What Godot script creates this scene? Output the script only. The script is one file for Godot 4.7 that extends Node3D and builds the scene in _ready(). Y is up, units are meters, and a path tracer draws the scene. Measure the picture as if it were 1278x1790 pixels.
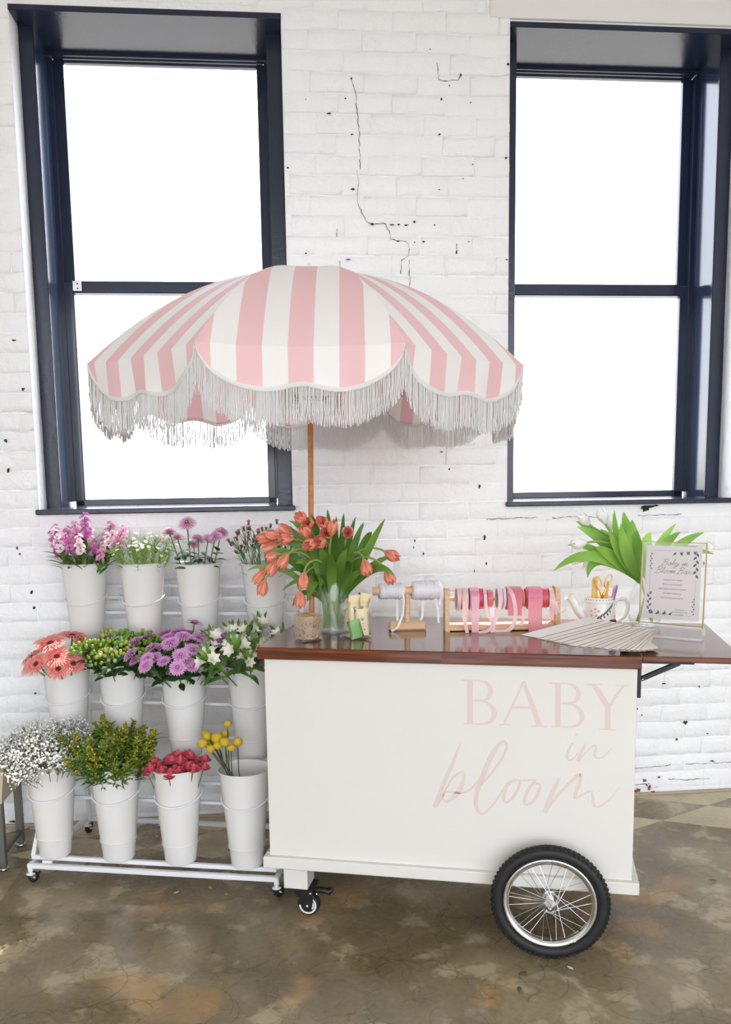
extends Node3D

# ---------------------------------------------------------------- mesh builder
class MB:
	var v := PackedVector3Array()
	var c := PackedColorArray()
	var uv := PackedVector2Array()
	var ix := PackedInt32Array()
	var t := Transform3D.IDENTITY
	var col := Color.WHITE
	func p(q: Vector3, u := Vector2.ZERO) -> int:
		v.append(t * q)
		c.append(col)
		uv.append(u)
		return v.size() - 1
	func tri(a: int, b: int, d: int) -> void:
		ix.append(a)
		ix.append(b)
		ix.append(d)
	func quad(a: int, b: int, d: int, e: int) -> void:
		tri(a, b, d)
		tri(a, d, e)
	func face(pts: Array) -> void:
		var f := v.size()
		for q in pts:
			p(q)
		for k in range(1, pts.size() - 1):
			tri(f, f + k, f + k + 1)
	# rows of points of one length; cols: a colour per row, or empty
	func grid(rows: Array, wrap := false, cols := []) -> void:
		var f := v.size()
		var w: int = rows[0].size()
		for i in rows.size():
			if cols.size():
				col = cols[i]
			var row: PackedVector3Array = rows[i]
			for j in w:
				p(row[j], Vector2(float(j) / maxf(1, w - 1), float(i) / maxf(1, rows.size() - 1)))
		for i in rows.size() - 1:
			for j in (w if wrap else w - 1):
				var k := (j + 1) % w
				quad(f + i * w + j, f + i * w + k, f + (i + 1) * w + k, f + (i + 1) * w + j)
	func lathe(prof: Array, segs := 24, cols := []) -> void:
		var rows := []
		for q in prof:
			var row := PackedVector3Array()
			for j in segs:
				var a := TAU * j / segs
				row.append(Vector3(q.x * cos(a), q.y, -q.x * sin(a)))
			rows.append(row)
		grid(rows, true, cols)
	func tube(pts: Array, rad, sides := 6, caps := true, cols := []) -> void:
		var n := pts.size()
		var rows := []
		var tan0: Vector3 = (pts[1] - pts[0]).normalized()
		var nn := tan0.cross(Vector3(0.31, 0.17, 0.93)).normalized()
		if nn.length() < 0.5:
			nn = tan0.cross(Vector3.RIGHT).normalized()
		for i in n:
			var tg: Vector3 = (pts[mini(i + 1, n - 1)] - pts[maxi(i - 1, 0)]).normalized()
			nn = (nn - tg * nn.dot(tg)).normalized()
			var bb := tg.cross(nn)
			var r: float = rad if rad is float else rad[i]
			var row := PackedVector3Array()
			for j in sides:
				var a := TAU * j / sides
				row.append(pts[i] + (nn * cos(a) + bb * sin(a)) * r)
			rows.append(row)
		grid(rows, true, cols)
		if caps:
			var a0: Array = Array(rows[0])
			a0.reverse()
			if cols.size():
				col = cols[0]
			face(a0)
			if cols.size():
				col = cols[n - 1]
			face(Array(rows[n - 1]))
	func box(ce: Vector3, s: Vector3, b := 0.0) -> void:
		var h := s * 0.5
		b = minf(b, minf(h.x, minf(h.y, h.z)) * 0.95)
		if b <= 0.0:
			for ax in 3:
				for sg in [-1.0, 1.0]:
					_side(ce, h, ax, sg, h)
			return
		var g := h - Vector3.ONE * b
		for ax in 3:
			for sg in [-1.0, 1.0]:
				var hh := g
				hh[ax] = h[ax]
				_side(ce, h, ax, sg, hh)
		for ax in 3:  # edges along ax
			var i := (ax + 1) % 3
			var k := (ax + 2) % 3
			for si in [-1.0, 1.0]:
				for sk in [-1.0, 1.0]:
					var a := Vector3.ZERO
					var d := Vector3.ZERO
					a[i] = si * h[i]; a[k] = sk * g[k]
					d[i] = si * g[i]; d[k] = sk * h[k]
					var a0 := a; var a1 := a; var d0 := d; var d1 := d
					a0[ax] = -g[ax]; a1[ax] = g[ax]; d0[ax] = -g[ax]; d1[ax] = g[ax]
					if si * sk > 0:
						face([ce + a0, ce + d0, ce + d1, ce + a1])
					else:
						face([ce + a1, ce + d1, ce + d0, ce + a0])
		for sx in [-1.0, 1.0]:
			for sy in [-1.0, 1.0]:
				for sz in [-1.0, 1.0]:
					var q := [ce + Vector3(sx * h.x, sy * g.y, sz * g.z), ce + Vector3(sx * g.x, sy * h.y, sz * g.z), ce + Vector3(sx * g.x, sy * g.y, sz * h.z)]
					if sx * sy * sz < 0:
						q.reverse()
					face(q)
	func _side(ce: Vector3, _h: Vector3, ax: int, sg: float, hh: Vector3) -> void:
		var i := (ax + 1) % 3
		var k := (ax + 2) % 3
		var pts := []
		for w in [[-1, -1], [1, -1], [1, 1], [-1, 1]]:
			var q := Vector3.ZERO
			q[ax] = sg * hh[ax]
			q[i] = w[0] * hh[i]
			q[k] = w[1] * hh[k]
			pts.append(ce + q)
		if sg < 0:
			pts.reverse()
		face(pts)
	func ball(ce: Vector3, r: Vector3, rings := 6, segs := 8) -> void:
		var rows := []
		for i in rings + 1:
			var b := -PI / 2 + PI * i / rings
			var row := PackedVector3Array()
			for j in segs:
				var a := TAU * j / segs
				row.append(ce + Vector3(r.x * cos(b) * cos(a), r.y * sin(b), -r.z * cos(b) * sin(a)))
			rows.append(row)
		grid(rows, true)
	func octa(ce: Vector3, r: float) -> void:
		var f := v.size()
		for q in [Vector3.RIGHT, Vector3.UP, Vector3.BACK, Vector3.LEFT, Vector3.DOWN, Vector3.FORWARD]:
			p(ce + q * r)
		for k in [[0, 1, 2], [2, 1, 3], [3, 1, 5], [5, 1, 0], [2, 4, 0], [3, 4, 2], [5, 4, 3], [0, 4, 5]]:
			tri(f + k[0], f + k[1], f + k[2])
	func prism(poly: PackedVector2Array, z0: float, z1: float) -> void:
		if Geometry2D.is_polygon_clockwise(poly):
			poly.reverse()
		var idx := Geometry2D.triangulate_polygon(poly)
		var f := v.size()
		for q in poly:
			p(Vector3(q.x, q.y, z1))
		for k in range(0, idx.size(), 3):
			var a := poly[idx[k]]; var b := poly[idx[k + 1]]; var d := poly[idx[k + 2]]
			if (b - a).cross(d - a) > 0:
				tri(f + idx[k], f + idx[k + 1], f + idx[k + 2])
			else:
				tri(f + idx[k], f + idx[k + 2], f + idx[k + 1])
		if z1 - z0 <= 0:
			return
		f = v.size()
		for q in poly:
			p(Vector3(q.x, q.y, z0))
		for k in range(0, idx.size(), 3):
			var a := poly[idx[k]]; var b := poly[idx[k + 1]]; var d := poly[idx[k + 2]]
			if (b - a).cross(d - a) > 0:
				tri(f + idx[k], f + idx[k + 2], f + idx[k + 1])
			else:
				tri(f + idx[k], f + idx[k + 1], f + idx[k + 2])
		var n := poly.size()
		for k in n:
			var a := poly[k]; var b := poly[(k + 1) % n]
			face([Vector3(a.x, a.y, z0), Vector3(b.x, b.y, z0), Vector3(b.x, b.y, z1), Vector3(a.x, a.y, z1)])
	# a leaf or ribbon: centre line, half widths, and the direction that it faces
	func blade(pts: Array, half: Array, facing: Vector3, fold := 0.0, thick := 0.0, cols := []) -> void:
		var n := pts.size()
		var rows := []
		var back := []
		for i in n:
			var tg: Vector3 = (pts[mini(i + 1, n - 1)] - pts[maxi(i - 1, 0)]).normalized()
			var sd := tg.cross(facing).normalized()
			var up := sd.cross(tg).normalized()
			var w: float = half[i]
			rows.append(PackedVector3Array([pts[i] - sd * w + up * fold * w, pts[i], pts[i] + sd * w + up * fold * w]))
			back.append(PackedVector3Array([pts[i] + sd * w + up * (fold * w - thick), pts[i] - up * thick, pts[i] - sd * w + up * (fold * w - thick)]))
		grid(rows, false, cols)
		if thick > 0.0:
			grid(back, false, cols)
	func done() -> ArrayMesh:
		var nr := PackedVector3Array()
		nr.resize(v.size())
		var out := PackedInt32Array()
		for k in range(0, ix.size(), 3):
			var a := ix[k]; var b := ix[k + 1]; var d := ix[k + 2]
			var m := (v[b] - v[a]).cross(v[d] - v[a])
			if m.length_squared() < 1e-22:
				continue
			nr[a] += m
			nr[b] += m
			nr[d] += m
			out.append(a)
			out.append(d)
			out.append(b)
		for k in nr.size():
			nr[k] = nr[k].normalized() if nr[k].length_squared() > 0 else Vector3.UP
		var ar := []
		ar.resize(Mesh.ARRAY_MAX)
		ar[Mesh.ARRAY_VERTEX] = v
		ar[Mesh.ARRAY_NORMAL] = nr
		ar[Mesh.ARRAY_TEX_UV] = uv
		ar[Mesh.ARRAY_COLOR] = c
		ar[Mesh.ARRAY_INDEX] = out
		var me := ArrayMesh.new()
		me.add_surface_from_arrays(Mesh.PRIMITIVE_TRIANGLES, ar)
		return me

# ---------------------------------------------------------------- helpers
var rng := RandomNumberGenerator.new()
var used := {}
var M := {}
const CA := 0.28926   # the cart stands turned to the wall
const RA := 0.24435   # so does the rack
var CART := Transform3D(Basis(Vector3.UP, -CA), Vector3(-0.32 * cos(CA) + 2.97 * sin(CA), 0, 4.18 - 0.32 * sin(CA) - 2.97 * cos(CA)))
var RACK := Transform3D(Basis(Vector3.UP, -RA), Vector3(0, 0, 4.18))
const TOP := 1.05

func numbered(called: String) -> String:
	var n: int = used.get(called, 0)
	used[called] = n + 1
	return called if n == 0 else "%s_%03d" % [called, n]

func metas(o: Node, label := "", category := "", group := "", kind := "") -> void:
	if label: o.set_meta("label", label)
	if category: o.set_meta("category", category)
	if group: o.set_meta("group", group)
	if kind: o.set_meta("kind", kind)

func thing(called: String, label: String, category: String, at := Transform3D.IDENTITY, group := "") -> Node3D:
	var o := Node3D.new()
	o.name = numbered(called)
	add_child(o)
	o.transform = at
	metas(o, label, category, group)
	return o

func part(called: String, shape, m: Material, parent: Node, at := Transform3D.IDENTITY, label := "") -> MeshInstance3D:
	var o := MeshInstance3D.new()
	o.name = called
	o.mesh = shape.done() if shape is MB else shape
	o.material_override = m
	o.transform = at
	if label: o.set_meta("label", label)
	parent.add_child(o, true)
	return o

func solo(called: String, shape, m: Material, label: String, category: String, at := Transform3D.IDENTITY, group := "") -> MeshInstance3D:
	var o := part(numbered(called), shape, m, self, at)
	metas(o, label, category, group)
	return o

func struct(called: String, shape, m: Material, at := Transform3D.IDENTITY) -> MeshInstance3D:
	var o := part(called, shape, m, self, at)
	o.set_meta("kind", "structure")
	return o

func copy(o: Node3D, at: Transform3D, label: String, category: String, group := "") -> Node3D:
	var r: Node3D = o.duplicate()
	r.name = numbered(String(o.name))
	add_child(r)
	r.transform = at
	metas(r, label, category, group)
	return r

func proto(called: String) -> Node3D:
	var o := Node3D.new()
	o.name = called
	return o

func bx(ce: Vector3, s: Vector3, b := 0.0) -> MB:
	var m := MB.new()
	m.box(ce, s, b)
	return m

func rod(a: Vector3, b: Vector3, r: float, sides := 10) -> MB:
	var m := MB.new()
	m.tube([a, b], r, sides)
	return m

func turned(prof: Array, segs := 24) -> MB:
	var m := MB.new()
	m.lathe(prof, segs)
	return m

# a square tube from a to b
func bar(a: Vector3, b: Vector3, w: float, bev := 0.002) -> MB:
	var m := MB.new()
	var d := b - a
	var z := d.normalized()
	var x := Vector3.UP.cross(z)
	if x.length() < 0.05:
		x = Vector3.RIGHT
	x = x.normalized()
	m.t = Transform3D(Basis(x, z.cross(x), z), (a + b) * 0.5)
	m.box(Vector3.ZERO, Vector3(w, w, d.length()), bev)
	return m

func bez(a: Vector3, b: Vector3, c: Vector3, n := 8) -> Array:
	var o := []
	for i in n + 1:
		var s := float(i) / n
		o.append(a.lerp(b, s).lerp(b.lerp(c, s), s))
	return o

func bez3(a: Vector3, b: Vector3, c: Vector3, d: Vector3, n := 10) -> Array:
	var o := []
	for i in n + 1:
		o.append(a.bezier_interpolate(b, c, d, float(i) / n))
	return o

# a basis whose y runs along d, turned by spin about it
func along(d: Vector3, spin := 0.0) -> Basis:
	d = d.normalized()
	var q := Quaternion(Vector3.UP, d) if d.y > -0.999 else Quaternion(Vector3.RIGHT, PI)
	return Basis(q) * Basis(Vector3.UP, spin)

func rgb(r: float, g: float, b: float) -> Color:
	return Color(r / 255.0, g / 255.0, b / 255.0)

func lin(r: float, g: float, b: float) -> Color:
	return rgb(r, g, b).srgb_to_linear()

func rough(col: Color, r := 0.6, metal := 0.0) -> StandardMaterial3D:
	var m := StandardMaterial3D.new()
	m.albedo_color = col
	m.roughness = r
	m.metallic = metal
	return m

func tinted(r := 0.6, back := 0.0) -> StandardMaterial3D:
	var m := rough(Color.WHITE, r)
	m.vertex_color_use_as_albedo = true
	if back > 0.0:
		m.backlight_enabled = true
		m.backlight = Color(back, back, back).linear_to_srgb()
	return m

func petal(col: Color, back := 0.5, r := 0.6) -> StandardMaterial3D:
	var m := rough(col, r)
	m.backlight_enabled = true
	m.backlight = Color(back, back, back).linear_to_srgb()
	return m

func pane(alpha: float, col := Color.WHITE) -> StandardMaterial3D:
	var m := rough(Color(col.r, col.g, col.b, alpha), 0.03)
	m.transparency = BaseMaterial3D.TRANSPARENCY_ALPHA
	return m

func noise_of(freq: float, seed_: int, octaves := 4) -> FastNoiseLite:
	var n := FastNoiseLite.new()
	n.seed = seed_
	n.frequency = freq
	n.noise_type = FastNoiseLite.TYPE_SIMPLEX_SMOOTH
	n.fractal_octaves = octaves
	return n

func relief(size: int, freq: float, seed_: int, octaves := 4) -> ImageTexture:
	return ImageTexture.create_from_image(noise_of(freq, seed_, octaves).get_seamless_image(size, size))

func bumpy(m: StandardMaterial3D, tex: Texture2D, cm: float, scale: float) -> void:
	m.heightmap_enabled = true
	m.heightmap_texture = tex
	m.heightmap_scale = cm
	m.uv1_triplanar = true
	m.uv1_world_triplanar = true
	m.uv1_scale = Vector3.ONE * scale

func strokes(m: MB, data: Array, z: float) -> void:
	# lettering: each stroke is a list of x, y, width
	var layer := 0
	for s in data:
		layer = (layer + 1) % 5
		var zz := z + 0.00025 * layer   # so that crossing strokes never lie in one plane
		var n: int = s.size() / 3
		var pts := []
		var wd := []
		for k in n - 1:
			var a := Vector2(s[3 * maxi(k - 1, 0)], s[3 * maxi(k - 1, 0) + 1])
			var b := Vector2(s[3 * k], s[3 * k + 1])
			var d := Vector2(s[3 * k + 3], s[3 * k + 4])
			var e := Vector2(s[3 * mini(k + 2, n - 1)], s[3 * mini(k + 2, n - 1) + 1])
			var cuts := 6 if n > 2 else 1
			for q in cuts:
				pts.append(b.cubic_interpolate(d, a, e, float(q) / cuts))
				wd.append(lerpf(s[3 * k + 2], s[3 * k + 5], float(q) / cuts))
		pts.append(Vector2(s[3 * n - 3], s[3 * n - 2]))
		wd.append(s[3 * n - 1])
		var rows := []
		for k in pts.size():
			var tg: Vector2 = (pts[mini(k + 1, pts.size() - 1)] - pts[maxi(k - 1, 0)]).normalized()
			var nr: Vector2 = Vector2(-tg.y, tg.x) * wd[k] * 0.5
			rows.append(PackedVector3Array([Vector3(pts[k].x + nr.x, pts[k].y + nr.y, zz), Vector3(pts[k].x - nr.x, pts[k].y - nr.y, zz)]))
		var lo := m.v.size()
		m.grid(rows)
		# all faces look to +z
		for e2 in [[0, -1.0], [pts.size() - 1, 1.0]]:
			var k2: int = e2[0]
			var rr: float = wd[k2] * 0.5
			if n < 4:
				continue   # straight strokes and serifs end square
			var k3: int = clampi(k2 - int(e2[1]), 0, pts.size() - 1)
			var out_: float = (pts[k2] - pts[k3]).angle()
			var fan := []
			for q in 8:   # a half round beyond the end
				var an := out_ - PI / 2 + PI * q / 7.0
				fan.append(Vector3(pts[k2].x + rr * cos(an), pts[k2].y + rr * sin(an), zz))
			m.face(fan)

func words(txt: String, size: float, serif := false, lean := 0.0, bold := false) -> ArrayMesh:
	var tm := TextMesh.new()
	var f := SystemFont.new()
	f.font_names = PackedStringArray(["Droid Serif" if serif else "Droid Sans"])
	if bold:
		f.font_weight = 700
	tm.font = f
	tm.text = txt
	tm.font_size = 32
	tm.pixel_size = size / 32.0
	tm.depth = 0.0004
	tm.curve_step = 2.0
	var ar := tm.surface_get_arrays(0)
	var vs: PackedVector3Array = ar[Mesh.ARRAY_VERTEX]
	for k in vs.size():
		vs[k].x += vs[k].y * lean
	ar[Mesh.ARRAY_VERTEX] = vs
	var me := ArrayMesh.new()
	me.add_surface_from_arrays(Mesh.PRIMITIVE_TRIANGLES, ar)
	return me

func nth(n: int) -> String:
	var small := ["first", "second", "third", "fourth", "fifth", "sixth", "seventh", "eighth", "ninth", "tenth", "eleventh", "twelfth", "thirteenth", "fourteenth", "fifteenth", "sixteenth", "seventeenth", "eighteenth", "nineteenth", "twentieth", "twenty-first", "twenty-second"]
	return small[clampi(n, 0, 21)]

func pick(a: Array):
	return a[rng.randi() % a.size()]

func rv(s: float) -> Vector3:
	return Vector3(rng.randf_range(-s, s), rng.randf_range(-s, s), rng.randf_range(-s, s))

func _ready() -> void:
	rng.seed = 7
	# camera: eye height 1.65 m, 4.18 m from the brick wall, looking slightly down, lens shifted up
	var cam := Camera3D.new()
	cam.name = "camera"
	add_child(cam)
	cam.position = Vector3(0, 1.65, 4.18)
	cam.rotation = Vector3(-0.12937, -0.09411, -0.01447)
	cam.projection = Camera3D.PROJECTION_FRUSTUM
	cam.near = 0.1
	cam.far = 200.0
	cam.size = 2.0 * 0.1 * 895.0 / 1523.55
	cam.frustum_offset = Vector2(0, 0.1 * 137.9 / 1523.55)
	cam.current = true
	# overcast-bright sky seen through the windows
	var env := Environment.new()
	var sky := Sky.new()
	var sm := ProceduralSkyMaterial.new()
	sm.sky_top_color = rgb(226, 235, 252)
	sm.sky_horizon_color = rgb(246, 248, 253)
	sm.ground_horizon_color = rgb(215, 214, 210)
	sm.ground_bottom_color = rgb(150, 148, 145)
	sm.sun_angle_max = 0.1
	sky.sky_material = sm
	env.sky = sky
	env.background_mode = Environment.BG_SKY
	env.background_energy_multiplier = SKY
	env.tonemap_mode = Environment.TONE_MAPPER_LINEAR
	env.tonemap_exposure = EXPO
	env.sdfgi_enabled = true
	env.ssao_enabled = true
	env.ssil_enabled = true
	var we := WorldEnvironment.new()
	we.name = "world"
	we.environment = env
	add_child(we)
	# the sun stands high behind the brick wall, to the right
	var sun := DirectionalLight3D.new()
	sun.name = "sun"
	add_child(sun)
	sun.look_at_from_position(Vector3.ZERO, Vector3(-0.6, -1.9, 1.0))
	sun.light_energy = SUN
	sun.light_color = rgb(255, 246, 232)
	sun.light_angular_distance = 0.6
	sun.shadow_enabled = true
	sun.sky_mode = DirectionalLight3D.SKY_MODE_LIGHT_ONLY
	materials()
	room()
	windows()
	cart()
	umbrella()
	rack()
	planter()
	tabletop()
	coral_tulips()
	white_tulips()
	bucket_flowers()
	litter()

const SKY := 2.6
const EXPO := 2.92
const SUN := 1.6

func materials() -> void:
	M.paint = rough(rgb(247, 248, 249), 0.45)
	bumpy(M.paint, relief(512, 0.02, 3, 5), 0.5, 1.6)
	M.plaster = rough(rgb(236, 236, 234), 0.6)
	bumpy(M.plaster, relief(256, 0.02, 5, 4), 0.12, 1.5)
	M.plain_wall = rough(rgb(246, 245, 242), 0.8)
	M.ceiling = rough(rgb(248, 248, 246), 0.8)
	M.chip = rough(rgb(52, 50, 50), 0.9)
	M.rust = rough(rgb(140, 72, 48), 0.9)
	M.navy = rough(rgb(27, 36, 56), 0.24)
	bumpy(M.navy, relief(256, 0.04, 9, 3), 0.04, 3.0)
	M.frame = rough(rgb(34, 44, 66), 0.13)
	M.glass = pane(0.04)
	M.jar = pane(0.06, Color(0.9, 0.97, 0.95))
	M.steel = rough(rgb(190, 190, 190), 0.25, 1.0)
	M.chrome = rough(rgb(225, 225, 225), 0.15, 1.0)
	M.black = rough(rgb(22, 22, 22), 0.45)
	M.rubber = rough(rgb(26, 26, 26), 0.6)
	M.cart = rough(rgb(225, 222, 213), 0.4)
	M.letters = rough(rgb(222, 202, 194), 0.5)
	M.rack = rough(rgb(236, 237, 240), 0.35)
	M.bucket = petal(rgb(242, 240, 235), 0.25, 0.22)
	M.wood = wood_of(1024, 256, [rgb(40, 15, 7), rgb(98, 44, 18), rgb(158, 84, 38)], 11)
	M.wood.roughness = 0.14
	M.wood.metallic_specular = 0.5
	M.wood.clearcoat_enabled = true
	M.wood.clearcoat = 0.35
	M.wood.clearcoat_roughness = 0.06
	M.wood.uv1_triplanar = true
	M.wood.uv1_scale = Vector3(0.8, 3.2, 3.2)
	M.pine = wood_of(512, 128, [rgb(196, 152, 110), rgb(222, 184, 142), rgb(234, 202, 164)], 12)
	M.pine.uv1_triplanar = true
	M.pine.uv1_scale = Vector3(4, 12, 12)
	M.oak = wood_of(512, 128, [rgb(150, 92, 48), rgb(188, 126, 74), rgb(204, 144, 90)], 13)
	M.oak.uv1_triplanar = true
	M.oak.uv1_scale = Vector3(9, 1.6, 9)
	M.stem = petal(rgb(112, 150, 60), 0.3)
	M.leaf = tinted(0.45, 0.45)
	M.petals = tinted(0.5, 0.5)
	M.dark_green = petal(rgb(50, 88, 36), 0.3, 0.4)
	M.floor = floor_material()

func wood_of(w: int, h: int, ramp: Array, seed_: int) -> StandardMaterial3D:
	var n := noise_of(0.012, seed_, 3)
	var f := noise_of(0.05, seed_ + 1, 4)
	var im := Image.create(w, h, false, Image.FORMAT_RGB8)
	for y in h:
		for x in w:
			# along x the grain is stretched; wrap in x by a circle is not needed at this scale
			var g := 0.5 + 0.5 * n.get_noise_2d(x * 0.2, y * 5.0)
			var e := 0.5 + 0.5 * f.get_noise_2d(x * 0.08, y * 5.0)
			var s := clampf(g * 0.75 + e * 0.7 - 0.22, 0.0, 0.999) * 2.0
			im.set_pixel(x, y, ramp[int(s)].lerp(ramp[int(s) + 1], s - int(s)))
	var m := rough(Color.WHITE, 0.55)
	m.albedo_texture = ImageTexture.create_from_image(im)
	return m

func floor_material() -> StandardMaterial3D:
	var size := 1024
	var n1 := noise_of(0.006, 21, 5)
	var n2 := noise_of(0.018, 22, 5)
	var n3 := noise_of(0.12, 23, 3)
	var n4 := noise_of(0.006, 24, 2)
	var im := Image.create(size, size, false, Image.FORMAT_RGB8)
	var dark := rgb(108, 94, 69)
	var mid := rgb(152, 136, 105)
	var pale := rgb(206, 193, 160)
	var rust := rgb(188, 140, 84)
	for y in size:
		for x in size:
			var a := n1.get_noise_2d(x, y)
			var b := n2.get_noise_2d(x, y)
			var d := n3.get_noise_2d(x, y)
			var q := dark.lerp(mid, clampf(0.55 + a * 0.9 + d * 0.25, 0, 1))
			q = q.lerp(pale, smoothstep(0.12, 0.5, b + a * 0.5 + d * 0.12) * 0.5)
			q = q.lerp(rust, smoothstep(0.32, 0.62, n4.get_noise_2d(x, y) + b * 0.35) * 0.45)
			im.set_pixel(x, y, q)
	# trowel marks: thin dark arcs
	var r := RandomNumberGenerator.new()
	r.seed = 5
	for k in 2600:
		var cx := r.randf() * size
		var cy := r.randf() * size
		var rad := r.randf_range(8, 34)
		var a0 := r.randf() * TAU
		var da := r.randf_range(0.5, 2.0)
		for s in int(rad * da * 1.4):
			var an := a0 + s / (rad * 1.4)
			var px := posmod(int(cx + rad * cos(an)), size)
			var py := posmod(int(cy + rad * sin(an)), size)
			im.set_pixel(px, py, im.get_pixel(px, py).darkened(0.13))
	var m := rough(Color.WHITE, 0.38)
	m.albedo_texture = ImageTexture.create_from_image(im)
	m.uv1_triplanar = true
	m.uv1_world_triplanar = true
	m.uv1_scale = Vector3.ONE * 0.26
	m.uv1_offset = Vector3(0.3, 0.1, 0.2)
	m.roughness_texture = relief(512, 0.02, 31, 4)
	m.roughness = 0.58
	return m

const WX := [-1.12, 0.054, 1.095, 2.24, 3.31, 4.45]   # left and right edges of the openings; the last is out of the frame
const WB := 1.50
const WT := 3.70

func brick(len_: float, hgt: float, seed_: int) -> ArrayMesh:
	# a painted brick, worn at its edges, back at z = -0.012, face near z = 0
	var r := RandomNumberGenerator.new()
	r.seed = seed_
	var m := MB.new()
	var nx := maxi(2, int(round(len_ / 0.045)))
	var ny := 3
	var rows := []
	var tilt := r.randf_range(-0.006, 0.006)
	var lift := r.randf_range(-0.003, 0.004)
	for j in range(-1, ny + 2):
		var row := PackedVector3Array()
		for i in range(-1, nx + 2):
			var edge := i < 0 or i > nx or j < 0 or j > ny
			var rim := i <= 0 or i >= nx or j <= 0 or j >= ny
			var x := clampf(float(i) / nx, 0, 1) * (len_ - 0.007) - (len_ - 0.007) / 2
			var y := clampf(float(j) / ny, 0, 1) * (hgt - 0.008) - (hgt - 0.008) / 2
			var z := 0.0
			if edge:
				z = -0.012
				x += signf(x) * 0.0025 if i < 0 or i > nx else 0.0
				y += signf(y) * 0.0025 if j < 0 or j > ny else 0.0
			else:
				z = lift + tilt * y / hgt + r.randf_range(-0.0012, 0.0012)
				if rim:
					z -= r.randf_range(0.001, 0.0045)
					y += r.randf_range(-0.004, 0.004)
					x += r.randf_range(-0.003, 0.003)
			row.append(Vector3(x, y, z))
		rows.append(row)
	m.grid(rows)
	return m.done()

func slab(m: MB, x0: float, x1: float, y0: float, y1: float, z0: float, z1: float, b := 0.0) -> void:
	m.box(Vector3((x0 + x1) / 2, (y0 + y1) / 2, (z0 + z1) / 2), Vector3(x1 - x0, y1 - y0, z1 - z0), b)

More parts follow.
